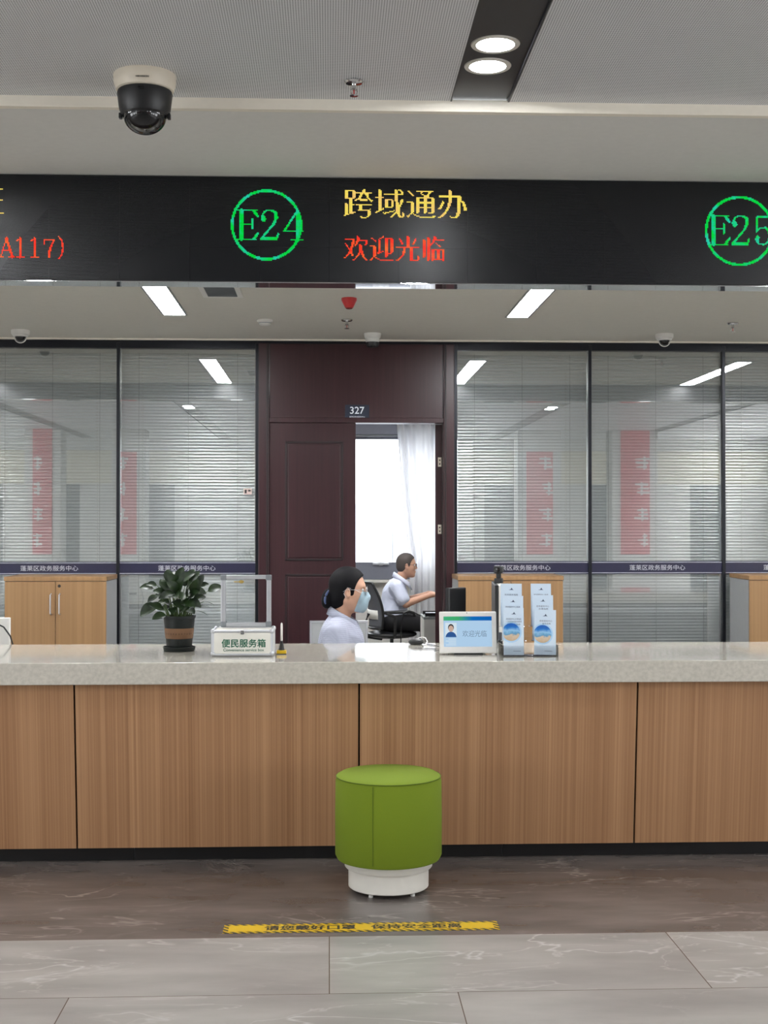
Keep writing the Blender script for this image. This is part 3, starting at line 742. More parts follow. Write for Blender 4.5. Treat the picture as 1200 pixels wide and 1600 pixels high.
# staff desk behind the counter, hidden by it, carrying the screens
sd = thing('staff_desk', 'grey staff desk just behind the counter, hidden by its white stone top', 'desk', (0.5, 6.74, 0))
MB().box(-3.4, 3.4, -0.2, 0.11, 0.715, 0.74, 0.003).build('desk_top', M['grey'], sd, 0)
for x in (-3.3, -1.0, 1.0, 3.3): MB().box(x - 0.02, x + 0.02, -0.18, 0.09, 0, 0.715).build('leg', M['greyd'], sd, 0)

# ================================================================= STOOL
st = thing('round_stool', 'round green upholstered stool on a white drum base in front of the counter', 'stool', tuple(at(607, 1400, 5.28).xy) + (0,))
sr = 0.2125; zt_ = 0.466
ze = 0.122
MB().lathe([(0.02, ze), (sr - 0.03, ze), (sr - 0.008, ze + 0.006), (sr, ze + 0.022), (sr + 0.001, 0.30), (sr - 0.001, zt_ - 0.03), (sr - 0.006, zt_ - 0.012), (sr - 0.02, zt_ - 0.003), (0.02, zt_)], n=72).build('seat', M['green'], st, 40)
b = MB()
for a in (R(-109), R(11), R(131)):
    b.box(sr - 0.0005, sr + 0.0018, -0.0012, 0.0012, ze + 0.02, zt_ - 0.02, rot=None)
    bmesh.ops.rotate(b.b, cent=(0, 0, 0), matrix=Matrix.Rotation(a, 3, 'Z'), verts=b.b.verts[-8:])
b.torus((0, 0, zt_ - 0.014), sr - 0.004, 0.0022, 'Z', 64, 6)
b.build('seam', M['greend'], st, 60)
MB().lathe([(0.1, 0.094), (0.172, 0.094), (0.175, 0.098), (0.175, 0.1195), (0.1, 0.1215)], n=64).build('collar', M['wlac'], st, 40)
MB().lathe([(0.1, 0.014), (0.155, 0.014), (0.160, 0.018), (0.160, 0.094), (0.1, 0.094)], n=64).build('base', M['wlac'], st, 40)
for k in range(5):
    a = R(-122 + 72 * k)
    MB().lathe([(0.004, 0.0), (0.009, 0.001), (0.009, 0.008), (0.006, 0.016)], (0.14 * math.cos(a), 0.14 * math.sin(a), 0), 12).build('foot', M['wplast'], st)

# ================================================================= FLOOR STICKER
p = onz(565, 1449, 0.0)
sk = thing('floor_sticker', 'yellow distance-marking floor strip with black hazard border before the stool', 'sticker', (p.x, p.y, 0))
MB().box(-0.497, 0.497, -0.051, 0.051, 0.0003, 0.0012).build('border', M['haz'], sk, 0)
MB().box(-0.478, 0.478, -0.034, 0.034, 0.0012, 0.0018).build('field', M['yellow'], sk, 0)
for s_, x, w_ in (('请您戴好口罩', -0.185, 0.325), ('保持安全距离', 0.198, 0.325)):
    v, f = word(s_, w_, 0.054)
    me = bpy.data.meshes.new('lettering'); N_ = len(v); me.from_pydata([(a + x + dx_, c + dz_, 0.0021 + 0.00002 * i_) for i_, (dx_, dz_) in enumerate(((0, 0), (0.0022, 0.0008), (-0.0022, -0.0008), (0, 0.002))) for a, b_, c in v], [], [tuple(q_ + i_ * N_ for q_ in g_) for i_ in range(4) for g_ in f])
    link('lettering', me, M['ink'], sk, 0)
sk.rotation_euler = (0, 0, R(0.3))

# ================================================================= LED BOARD
Zl0, Zl1 = 2.573, 3.0575
bd = thing('led_display_board', 'long black dot-matrix display board hung over the counter', 'display board', (0, YB, Zl0))
MB().box(-HX + 0.02, HX - 0.02, 0.004, 0.12, 0.0, Zl1 - Zl0).build('housing', M['black'], bd, 0)
fc = MB().box(-HX + 0.03, HX - 0.03, 0.0, 0.004, 0.004, Zl1 - Zl0 - 0.004).build('display_face', M['ledface'], bd, 0)
MB().box(-HX + 0.02, HX - 0.02, 0.0, 0.125, -0.004, -0.0005).build('polished_underside', M['mirror'], bd, 0)
PT = 0.005
def dots(name, pts, m):
    vv, ff = [], []; q = PT * 0.42
    for (x, z) in pts:
        n = len(vv); vv += [(x - q, -0.0015, z - q), (x + q, -0.0015, z - q), (x + q, -0.0015, z + q), (x - q, -0.0015, z + q)]
        ff.append((n, n + 1, n + 2, n + 3))
    me = bpy.data.meshes.new(name); me.from_pydata(vv, [], ff); link(name, me, m, fc, 0)
def tri_mask(v, f, xs_, zs_):
    G = np.zeros((len(xs_), len(zs_)), bool); Xg, Zg = np.meshgrid(xs_, zs_, indexing='ij')
    for t in f:
        for k in range(1, len(t) - 1):
            (ax, _, az), (bx, _, bz), (cx_, _, cz) = v[t[0]], v[t[k]], v[t[k + 1]]
            d = (bx - ax) * (cz - az) - (cx_ - ax) * (bz - az)
            if abs(d) < 1e-14: continue
            u = ((Xg - ax) * (cz - az) - (cx_ - ax) * (Zg - az)) / d
            w_ = ((bx - ax) * (Zg - az) - (Xg - ax) * (bz - az)) / d
            G |= (u >= -1e-6) & (w_ >= -1e-6) & (u + w_ <= 1 + 1e-6)
    return G
def led_word(s_, px0, px1, py0, py1, er=0.10):
    """thin the horizontal strokes the way a Song face has them, then light the cells inside"""
    a, b_ = at(px0, py1, YB), at(px1, py0, YB)
    w_, h_ = b_.x - a.x, b_.z - a.z
    v, f = word(s_, w_, h_)
    cx_, cz = (a.x + b_.x) / 2, (a.z + b_.z) / 2 - Zl0
    xs_ = np.arange(math.ceil((cx_ - w_ / 2) / PT), math.floor((cx_ + w_ / 2) / PT) + 1) * PT
    zs_ = np.arange(math.ceil((cz - h_ / 2) / PT), math.floor((cz + h_ / 2) / PT) + 1) * PT
    dl = 0.018 * h_
    G = tri_mask(v, f, xs_ - cx_, zs_ - cz + dl) & tri_mask(v, f, xs_ - cx_, zs_ - cz - dl)
    G |= tri_mask(v, f, xs_ - cx_, zs_ - cz) & ~np.roll(G, 1, 1) & ~np.roll(G, -1, 1)
    T = np.roll(G, 1, 0); T[0] = False; V_ = G & np.roll(G, 1, 1) & np.roll(G, -1, 1)
    T &= np.roll(V_, 1, 0); G = G | T
    return [(x, z) for i, x in enumerate(xs_) for j, z in enumerate(zs_) if G[i, j]]
GL = {
 'E': (0.76, [[(.17, 0), (.17, 1), .125], [(0, 1), (.70, 1), .035], [(0, 0), (.66, 0), .035], [(.2, .53), (.5, .53), .035], [(.53, .38), (.53, .70), .07], [(.58, .97), (.72, .80), .09], [(.60, .03), (.73, .21), .09]]),
 '2': (0.62, [[(.12, .70), (.10, .74), .17], [(.06, .78), (.13, .93), .06], [(.13, .93), (.25, 1), .05], [(.25, 1), (.42, .98), .05], [(.42, .98), (.53, .9), .09], [(.53, .9), (.55, .76), .12], [(.55, .76), (.47, .55), .10], [(.47, .55), (.2, .22), .07], [(.2, .22), (.04, .04), .07], [(.03, .03), (.56, .03), .09], [(.56, .04), (.61, .2), .07]]),
 '4': (0.66, [[(.46, 0), (.46, .98), .125], [(.44, .96), (.03, .32), .07], [(.0, .31), (.66, .31), .035], [(.26, 0), (.66, 0), .035]]),
 '5': (0.62, [[(.1, .97), (.56, .97), .07], [(.1, .97), (.07, .47), .07], [(.07, .47), (.2, .58), .05], [(.2, .58), (.38, .6), .05], [(.38, .6), (.52, .47), .09], [(.52, .47), (.55, .3), .12], [(.55, .3), (.48, .1), .09], [(.48, .1), (.32, .01), .05], [(.32, .01), (.16, .03), .05], [(.16, .03), (.07, .14), .07], [(.1, .2), (.11, .25), .15]]),
 'A': (0.72, [[(.04, 0), (.34, 1), .06], [(.34, 1), (.66, 0), .14], [(.16, .34), (.52, .34), .05], [(-.03, 0), (.17, 0), .04], [(.5, 0), (.76, 0), .04]]),
 '1': (0.60, [[(.3, 0), (.3, 1), .14], [(.1, .9), (.3, .95), .05], [(.08, 0), (.54, 0), .05]]),
 '7': (0.62, [[(.05, .95), (.58, .95), .08], [(.05, .95), (.04, .74), .07], [(.56, .93), (.36, .5), .10], [(.36, .5), (.28, 0), .13]]),
 ')': (0.40, [[(.05, 1.1), (.2, .9), .07], [(.2, .9), (.27, .52), .10], [(.27, .52), (.2, .15), .10], [(.2, .15), (.05, -.08), .07]]),
 '(': (0.40, [[(.35, 1.1), (.2, .9), .07], [(.2, .9), (.13, .52), .10], [(.13, .52), (.2, .15), .10], [(.2, .15), (.35, -.08), .07]]),
}
def led_strokes(s_, x0, z0, h_, adv):
    out = set(); x = x0
    for ch in s_:
        w_, segs = GL[ch]
        xs_ = np.arange(math.floor((x - 0.1 * h_) / PT), math.ceil((x + (w_ + 0.1) * h_) / PT) + 1)
        zs_ = np.arange(math.floor((z0 - 0.15 * h_) / PT), math.ceil((z0 + 1.2 * h_) / PT) + 1)
        for i in xs_:
            for j in zs_:
                u, v = (i * PT - x) / h_, (j * PT - z0) / h_
                for (a0, b0), (a1, b1), th in segs:
                    dx, dz = a1 - a0, b1 - b0; q = max(0, min(1, ((u - a0) * dx + (v - b0) * dz) / max(1e-9, dx * dx + dz * dz)))
                    if math.hypot(u - a0 - q * dx, v - b0 - q * dz) <= max(th / 2, 0.53 * PT / h_): out.add((int(i), int(j))); break
        x += adv * h_
    return [(i * PT, j * PT) for i, j in sorted(out)]
def led_ring(px, py, rpx):
    c = at(px, py, YB); r = rpx * YB / F_PX; out = []
    for i in range(int((c.x - r) / PT) - 3, int((c.x + r) / PT) + 4):
        for j in range(int((c.z - Zl0 - r) / PT) - 3, int((c.z - Zl0 + r) / PT) + 4):
            if abs(math.hypot(i * PT - c.x, j * PT - (c.z - Zl0)) - r) < 0.0066: out.append((i * PT, j * PT))
    return out
def zl(px, py): p = at(px, py, YB); return p.x, p.z - Zl0
x_, z_ = zl(369.5, 374); hE = 46 * YB / F_PX
e24 = set(map(tuple, led_strokes('E24', x_, z_, hE, 0.80))) | set(led_ring(416.5, 351.5, 53.5))
dots('green_lettering', sorted(e24), M['led_g'])
x_, z_ = zl(1107, 382)
e25 = set(map(tuple, led_strokes('E25', x_, z_, hE, 0.80))) | set(led_ring(1155.5, 361, 53.5))
dots('green_lettering', sorted(e25), M['led_g'])
dots('yellow_lettering', led_word('跨域通办', 537, 729, 296, 341), M['led_y'])
dots('red_lettering', led_word('欢迎光临', 537, 695, 369, 408), M['led_r'])
dots('yellow_lettering', led_word('证', -42, 6.5, 291, 335), M['led_y'])
x_, z_ = zl(-22.5, 401); h1 = 28.5 * YB / F_PX
dots('red_lettering', led_strokes('(A117)', x_, z_, h1, 0.78), M['led_r'])
# ================================================================= CEILING FIXTURES
# pair of downlights in the black trough
for k, (px, py, lb) in enumerate([(774, 69, 'round white ceiling downlight in the black trough, upper of the lit pair'), (762, 103, 'round white ceiling downlight in the black trough, lower of the lit pair')]):
    p = onz(px, py, ZC + 0.012)
    t = thing('downlight', lb, 'ceiling light', (p.x, p.y, p.z), 0, 'downlights in the black trough')
    MB().lathe([(0.066, -0.004), (0.083, -0.004), (0.085, -0.001), (0.085, 0.004), (0.066, 0.004)], n=48, cap=False).build('rim', M['wlac'], t)
    MB().cyl((0, 0, 0), 0.0665, -0.003, 0.004, 40).build('lens', M['lamp'], t)
# office strip lights
def strip_light(x, lb):
    t = thing('strip_light', lb, 'ceiling light', (x, 7.09, ZO), 0, 'strip lights in the office ceiling')
    MB().box(-0.061, 0.061, -0.83, 0.83, -0.003, 0.02, 0).build('diffuser', M['stripglow'], t, 0)
    b = MB()
    for q in (-1, 1): b.box(q * 0.068 - 0.006, q * 0.068 + 0.006, -0.845, 0.845, -0.006, 0.0, 0.001)
    for q in (-1, 1): b.box(-0.062, 0.062, q * 0.838 - 0.006, q * 0.838 + 0.006, -0.006, 0.0, 0.001)
    b.build('frame', M['grey'], t, 0)
    return t
xL = onz(279, 499, ZO).x; xR = onz(801, 503, ZO).x
strip_light(xL, 'lit white strip light in the office ceiling above the pane left of the door')
strip_light(xR, 'lit white strip light in the office ceiling right of the red alarm')
strip_light(xR + (xR - xL), 'lit strip light seen only mirrored in the two rightmost panes')
strip_light(xL - (xR - xL), 'lit strip light beyond the left picture edge, seen only as glow')
# unseen ceiling lights added to brighten the inner room and the man
for x_, lb_ in ((-0.45, 'added unseen strip light brightening the inner room, above the closed door leaf'), (0.85, 'added unseen strip light brightening the inner room, above the open doorway')):
    t = strip_light(x_, lb_); t.location = (x_, 11.6, ZI); t['group'] = 'added strip lights brightening the inner room'
# air vent
p = onz(344, 452, ZO)
t = thing('air_vent', 'square louvred air vent in the office ceiling beside the left strip light', 'air vent', (p.x, p.y, ZO))
b = MB()
for q in (-1, 1):
    b.box(q * 0.095 - 0.015, q * 0.095 + 0.015, -0.22, 0.22, -0.008, 0.0, 0.002); b.box(-0.08, 0.08, q * 0.205 - 0.015, q * 0.205 + 0.015, -0.008, 0.0, 0.002)
b.build('frame', M['wplast'], t, 0)
b = MB()
for j in range(17): b.box(-0.08, 0.08, -0.19 + j * 0.0225, -0.175 + j * 0.0225, -0.006, -0.004, rot=(R(35), 0, 0))
b.build('louvre', M['greyd'], t, 0)
MB().box(-0.08, 0.08, -0.19, 0.19, -0.0015, 0.0).build('backing', M['black'], t, 0)
# red alarm
p = onz(545.5, 466, ZO)
t = thing('fire_alarm', 'red ceiling alarm sounder above the dark door', 'alarm', (p.x, p.y, ZO))
MB().lathe([(0.043, 0), (0.043, -0.012), (0.036, -0.026), (0.024, -0.05), (0.022, -0.054)][::-1], n=32).build('body', M['red'], t)
MB().lathe([(0.021, -0.055), (0.014, -0.060), (0.004, -0.062)][::-1], n=24).build('lens', mat('dark_red', S(110, 14, 18), 0.2), t)
# smoke detector
p = onz(414, 500, ZO)
t = thing('smoke_detector', 'small white round smoke detector on the office ceiling left of the sprinkler', 'detector', (p.x, p.y, ZO))
MB().lathe([(0.048, 0), (0.05, -0.008), (0.046, -0.014)][::-1], n=32).build('base', M['wplast'], t)
MB().lathe([(0.036, -0.0145), (0.036, -0.026), (0.028, -0.033), (0.01, -0.035)][::-1], n=32).build('sensor_head', M['wplast'], t)
MB().lathe([(0.0365, -0.018), (0.0365, -0.022)][::-1], n=32, cap=False).build('slot_ring', M['greyd'], t)
# sprinklers
def sprinkler(px, py, Z, lb, s=1.0):
    p = onz(px, py, Z)
    t = thing('sprinkler', lb, 'sprinkler', (p.x, p.y, Z), R(20), 'ceiling sprinklers')
    MB().lathe([(0.012, 0), (0.034, -0.001), (0.036, -0.005), (0.03, -0.011), (0.012, -0.013)][::-1], n=32).build('escutcheon', M['chrome'], t)
    MB().lathe([(0.009, -0.012), (0.009, -0.03), (0.011, -0.032), (0.006, -0.036)][::-1], n=16).build('stem', M['chrome'], t)
    b = MB()
    for q in (-1, 1): b.tube([(q * 0.007, 0, -0.03), (q * 0.013, 0, -0.038), (q * 0.010, 0, -0.05), (q * 0.003, 0, -0.055)], 0.0022, 6)
    b.build('yoke', M['chrome'], t)
    MB().cyl((0, 0, 0), 0.0025, -0.053, -0.036, 8).build('bulb', M['red'], t)
    b = MB().lathe([(0.004, -0.0545), (0.016, -0.0555), (0.016, -0.057), (0.004, -0.058)][::-1], n=16)
    b.build('deflector', M['chrome'], t)
sprinkler(553, 126, ZC, 'chrome sprinkler head hanging from the perforated hall ceiling')
sprinkler(542, 499, ZO, 'chrome sprinkler head on the office ceiling below the red alarm')
sprinkler(1145, 504, ZO, 'chrome sprinkler head on the office ceiling near the right picture edge')
# large dome camera in the hall
p = onz(226.5, 118, ZC)
t = thing('dome_camera', 'large ceiling dome camera with cream ring and black dome in the hall', 'camera', (p.x, p.y, ZC), 0)
MB().lathe([(0.112, 0), (0.114, -0.004), (0.112, -0.034), (0.104, -0.057), (0.097, -0.061), (0.06, -0.061)][::-1], n=64).build('mount_ring', M['cream'], t)
lettering('lettering', 'HIKVISION', M['ink'], t, (0.006, -0.1122, -0.040), w=0.046, rot=(R(-12), 0, 0), heavy=0.0003)
MB().lathe([(0.098, -0.0615), (0.1005, -0.07), (0.093, -0.128), (0.086, -0.146), (0.08, -0.15), (0.06, -0.151)][::-1], n=64).build('shroud', M['black'], t)
MB().lathe([(0.079, -0.145)] + [(0.079 * math.cos(a), -0.148 - 0.068 * math.sin(a)) for a in np.linspace(0, 1.5, 14)], n=48).build('dome', M['blackg'], t)
b = MB().box(-0.01, 0.01, -0.1025, -0.096, -0.082, -0.071, 0.002); b.build('sensor_window', M['blackg'], t, 0)
for q in (-1, 1):
    MB().box(q * 0.088 - 0.006, q * 0.088 + 0.006, -0.012, 0.012, -0.160, -0.140, 0.003).build('latch', M['black'], t, 0)
# small cameras on the office ceiling
def mini_dome(px, py, lb):
    p = onz(px, py, ZO)
    t = thing('mini_dome_camera', lb, 'camera', (p.x, p.y, ZO), 0, 'small white dome cameras on the office ceiling')
    MB().lathe([(0.058, 0), (0.06, -0.004), (0.058, -0.026), (0.05, -0.034), (0.02, -0.035)][::-1], n=40).build('base', M['wplast'], t)
    MB().ball((0, 0, -0.04), (0.034, 0.034, 0.034), 24).build('eyeball', M['blackg'], t)
    MB().torus((0, 0, -0.036), 0.041, 0.008, 'Z', 32, 8).build('collar', M['wplast'], t)
    MB().torus((0, -0.002, -0.044), 0.038, 0.0035, 'Y', 24, 6, math.pi, 2 * math.pi).build('trim_arc', M['wplast'], t)
mini_dome(32, 516, 'small white ceiling dome camera at the left picture edge')
mini_dome(1038, 522, 'small white ceiling dome camera above the pane second from the right')
p = onz(582, 521, ZO)
t = thing('door_camera', 'white stubby ceiling camera with black lens above the door number', 'camera', (p.x, p.y, ZO))
MB().lathe([(0.056, 0), (0.057, -0.004), (0.052, -0.03), (0.05, -0.034)][::-1], n=32).build('base', M['wplast'], t)
MB().lathe([(0.046, -0.0345), (0.044, -0.055), (0.042, -0.058)][::-1], n=32).build('neck', M['wplast'], t)
MB().lathe([(0.044, -0.0585), (0.044, -0.072), (0.036, -0.088), (0.016, -0.093)][::-1], n=32).build('lens_housing', M['black'], t)
MB().lathe([(0.012, 0.0), (0.013, 0.004), (0.003, 0.006)], (0, -0.034, -0.075), 16, 'Y').build('lens', M['blackg'], t)

# ================================================================= BACK CUPBOARDS
def cupboard(px0, px1, lb, side_px=None, doors=True, dp=0.42):
    Yf = YG - 0.09 - dp
    a, b_ = at(px0, 950, Yf), at(px1, 950, Yf); w = b_.x - a.x; H = at(90, 901, Yf).z
    t = thing('cupboard', lb, 'cupboard', ((a.x + b_.x) / 2, Yf, 0), 0, 'low wooden cupboards by the glass partition')
    b = MB(); b.box(-w / 2, w / 2, 0.018, dp, 0.0, H - 0.03); b.build('carcass', M['grey'], t, 0)
    MB().box(-w / 2 - 0.003, w / 2 + 0.003, -0.004, dp, H - 0.028, H, 0.002).build('top', M['cab'], t, 0)
    for q in (-1, 1):
        x0, x1 = (-w / 2 + 0.001, -0.0015) if q < 0 else (0.0015, w / 2 - 0.001)
        dr = MB().box(x0, x1, 0.0, 0.0175, 0.06, H - 0.031, 0.0015).build('door', M['cab'], t, 0)
        hx = q * 0.028
        MB().tube([(hx, -0.001, H - 0.11), (hx, -0.026, H - 0.115), (hx, -0.026, H - 0.235), (hx, -0.001, H - 0.24)], 0.0045, 8).build('handle', M['alu'], dr)
        if q > 0: MB().lathe([(0.010, -0.003), (0.010, 0.0)], (hx - 0.004, -0.001, H - 0.06), 20, 'Y').build('lock', M['black'], dr)
    return t
cupboard(7, 166, 'low oak two-door cupboard below the left panes, leftmost of the cupboards')
cupboard(716, 880, 'low oak two-door cupboard behind the brochure rack, right of the door')
cupboard(1171, 1330, 'low oak cupboard with pale side, cut by the right picture edge')

# ================================================================= ON THE COUNTER
ZT = Z1c
# ---- potted plant
p = onz(280, 1017, ZT)
t = thing('potted_plant', 'leafy green plant in a dark pot with brown band on the countertop', 'plant', (p.x, p.y, ZT))
mm = p.y / F_PX
def lp(px, py): return ((px - 280) * mm, (1017 - py) * mm)
zr = lp(0, 962)[1]
MB().lathe([(0.054, 0.002), (0.071, 0.002), (0.075, 0.02), (0.073, 0.022), (0.069, 0.010), (0.054, 0.008)], n=48).build('saucer', M['potg'], t)
def rad(z): return 0.056 + (0.0735 - 0.056) * z / zr
prof = [(0.02, 0.009), (0.056, 0.009)] + [(rad(z), z) for z in np.linspace(0.012, zr - 0.012, 8)] + [(0.0755, zr - 0.011), (0.0765, zr), (0.0715, zr), (0.069, zr - 0.02)]
MB().lathe(prof, n=56, cap=True).build('pot', M['potg'], t)
zb0, zb1 = lp(0, 997)[1], lp(0, 981)[1]
bnd = MB().lathe([(rad(zb0) + 0.0006, zb0), (rad(zb0) + 0.0014, zb0 + 0.001), (rad(zb1) + 0.0014, zb1 - 0.001), (rad(zb1) + 0.0006, zb1)], n=56, cap=False).build('band', M['potb'], t)
b = MB(); rnd = random.Random(3)
for j in range(12):       # worn lettering, no longer readable
    a = R(-90 - 62 + 124 * j / 11); r_ = rad((zb0 + zb1) / 2) + 0.0016
    for q in range(2):
        aa = a + (q - 0.5) * 0.05; h_ = rnd.uniform(0.007, 0.012); zc = (zb0 + zb1) / 2 + rnd.uniform(-0.001, 0.002)
        b.raw([(r_ * math.cos(aa + s_ * 0.012), r_ * math.sin(aa + s_ * 0.012), zc + u * h_ / 2) for s_, u in ((-1, -1), (1, -1), (1, 1), (-1, 1))], [(0, 1, 2, 3)])
b.build('band_print', mat('worn_print', S(60, 42, 28), 0.7), bnd, 0)
MB().lathe([(0.002, zr - 0.02), (0.068, zr - 0.02)], n=32).build('soil', M['soil'], t)
# foliage: (px, py, length px, roll, depth) tip direction from the pot centre
lv = [(234, 953, 30, 0, -.03), (251, 963, 22, 0, -.05), (336, 921, 24, 0, 0.0), (229, 919, 20, 0, .01), (238, 914, 16, 0, -.02), (240, 936, 18, 0, -.03),
      (326, 944, 18, 1, 0.02), (316, 958, 20, 1, -.02), (322, 948, 12, 1, 0.0), (262, 900, 20, 0, .02), (270, 906, 24, 0, -.03), (281, 898, 22, 0, .03), (292, 903, 26, 0, -.02), (304, 902, 22, 0, 0.0),
      (311, 909, 22, 0, .03), (306, 917, 24, 0, -.03), (297, 918, 26, 0, -.05), (284, 914, 26, 0, -.04), (272, 918, 26, 0, -.05), (261, 918, 24, 0, -.02), (254, 914, 20, 0, .03), (252, 926, 22, 0, -.03),
      (262, 931, 24, 0, -.05), (276, 930, 26, 0, -.06), (290, 931, 26, 0, -.06), (303, 930, 26, 0, -.05), (312, 925, 20, 0, -.01), (296, 943, 24, 0, -.06), (281, 944, 24, 0, -.06), (268, 943, 22, 0, -.05), (305, 943, 22, 0, -.04), (257, 941, 18, 0, -.02),
      (248, 930, 16, 0, .02), (290, 952, 20, 0, -.05), (272, 953, 18, 0, -.05), (300, 955, 18, 0, -.04), (258, 952, 18, 0, .03), (246, 948, 22, 0, -.04), (318, 915, 14, 0, .02), (270, 899, 18, 0, .05), (297, 898, 18, 0, .06), (285, 906, 24, 0, .05), (310, 936, 20, 0, .05), (262, 908, 22, 0, .06)]
def leaf(b, base, tip, wd, nrm):
    base, tip = Vector(base), Vector(tip); d = tip - base; L = d.length; d.normalize()
    n_ = Vector(nrm); n_ = (n_ - d * n_.dot(d)).normalized(); s_ = d.cross(n_)
    cols = 12; vv = []; ff = []
    for i in range(cols + 1):
        u = i / cols; wl_ = wd * (math.sin(math.pi * min(1, u ** 0.72)) ** 0.75 if 0 < u < 1 else 0.02) * (0.75 + 0.35 * u)
        c = base + d * (L * u) + n_ * (0.22 * L * (u - u * u) * 1.4 - 0.10 * L * u * u)
        for k, q in enumerate((-1, -0.5, 0, 0.5, 1)): vv.append(c + s_ * (wl_ * q) + n_ * (abs(q) * wl_ * 0.28))
    for i in range(cols):
        for k in range(4): a = i * 5 + k; ff.append((a, a + 1, a + 6, a + 5))
    b.raw(vv, ff)
bl = MB(); bs = MB(); rnd = random.Random(11)
for (px, py, ln, edge, dy) in lv:
    x, z = lp(px, py); L = ln * mm * 1.05
    out = Vector((x * 1.0, dy * 1.2, 0.0)); hz = z - zr
    d = Vector((x / 0.09 + rnd.uniform(-.5, .5), dy * 9 + rnd.uniform(-.5, .3), rnd.uniform(-0.1, 0.9) + (0.7 if py < 925 else -0.3))).normalized()
    if px < 245: d = Vector((-0.75, -0.3, -0.45 if py > 930 else 0.1)).normalized()
    if px > 312: d = Vector((0.85, -0.1, 0.25 if py < 930 else -0.25)).normalized()
    c = Vector((x, dy, z)); b0 = c - d * L / 2; t0 = c + d * L / 2
    nrm = (rnd.uniform(-.3, .3), -0.75 if not edge else 0.1, 0.75 if not edge else 1.0)
    leaf(bl, b0, t0, L * 0.39 if not edge else L * 0.2, nrm)
    root = Vector((max(-0.045, min(0.045, x * 0.35)), dy * 0.5, zr - 0.02)); mid = (root * 0.4 + b0 * 0.6) + Vector((-(b0.x - root.x) * 0.15, 0, 0.02))
    mid.z = min(mid.z, max(b0.z, zr))
    bs.tube([root, root * 0.6 + mid * 0.4, mid, b0 * 0.7 + mid * 0.3, b0], [0.0026, 0.0024, 0.0021, 0.0017, 0.0013], 6)
link_f = bl.build('foliage', M['leaf'], t, 180); bs.build('stem', M['stem'], t, 180)

# ---- service box with open lid
p = onz(378.5, 1026, ZT); mm = p.y / F_PX
W_ = 97 * mm; Hb = 0.118; Dp = 0.20
t = thing('service_box', 'white aluminium-edged service box with open clear lid and green writing', 'box', (p.x, p.y, ZT))
b = MB(); b.box(-W_ / 2 + 0.004, W_ / 2 - 0.004, 0.003, Dp - 0.003, 0.002, Hb - 0.004, 0.002); b.build('body', M['boxw'], t, 0)
b = MB()
r_ = 0.0075
for x in (-W_ / 2 + r_, W_ / 2 - r_):
    for y in (r_, Dp - r_): b.tube([(x, y, r_ * 0.5), (x, y, Hb - r_)], r_, 12)
for z in (r_, Hb - r_):
    for y in (r_, Dp - r_): b.tube([(-W_ / 2 + r_, y, z), (W_ / 2 - r_, y, z)], r_ * 0.98, 12)
    for x in (-W_ / 2 + r_, W_ / 2 - r_): b.tube([(x, r_, z), (x, Dp - r_, z)], r_ * 0.98, 12)
b.build('edge_profile', M['alu'], t, 60)
b = MB()
for x in (-W_ / 2 + 0.008, W_ / 2 - 0.008):
    for y in (0.008, Dp - 0.008): b.ball((x, y, Hb - 0.007), 0.0115, 16)
    b.ball((x, 0.008, 0.012), 0.0115, 16)
b.build('corner_cap', M['alu'], t, 60)
lettering('lettering', '便民服务箱', M['gtext'], t, (0.006, 0.0022, Hb * 0.50), w=68 * mm, h=0.036, heavy=0.0009)
lettering('small_lettering', 'Convenience service box', M['gtext'], t, (0.006, 0.0022, Hb * 0.25), w=63 * mm, heavy=0.0002)
MB().box(-0.008, 0.008, -0.003, 0.001, Hb - 0.02, Hb - 0.002, 0.001).build('latch', M['chrome'], t, 0)
Lw = 79 * (p.y + Dp) / F_PX * 0.985; Lh = 80 * (p.y + Dp) / F_PX
cxl = at(384.5, 1000, p.y + Dp).x - p.x
b = MB()
fw = 0.021
b.box(-Lw / 2, -Lw / 2 + fw, -0.012, 0.012, 0, Lh, 0.003); b.box(Lw / 2 - fw, Lw / 2, -0.012, 0.012, 0, Lh, 0.003)
b.box(-Lw / 2 + fw, Lw / 2 - fw, -0.012, 0.012, 0, 0.018, 0.003); b.box(-Lw / 2 + fw, Lw / 2 - fw, -0.012, 0.012, Lh - 0.018, Lh, 0.003)
lid = b.build('lid', M['alu'], t, 0, (cxl, Dp + 0.004, Hb))
MB().box(-Lw / 2 + fw, Lw / 2 - fw, -0.0015, 0.0015, 0.018, Lh - 0.018).build('lid_pane', M['acryl'], lid, 0)
b = MB()
for x in (-1, 1):
    for z in (0, 1): b.box(x * (Lw / 2 - 0.012) - 0.0135, x * (Lw / 2 - 0.012) + 0.0135, -0.0135, 0.0135, z * Lh - (0.024 if z else 0.0), z * Lh + (0.001 if z else 0.024), 0.004)
b.build('lid_corner', M['greyd'], lid, 0)
q = at(373, 909, p.y + Dp); lx, lz = q.x - p.x - cxl, q.z - ZT - Hb
b = MB(); b.ball((lx + 0.012, -0.004, lz), (0.012, 0.003, 0.008), 16); b.box(lx - 0.022, lx + 0.006, -0.005, -0.0016, lz - 0.003, lz + 0.002, 0.001)
b.build('pane_clasp', M['gold'], lid, 40)

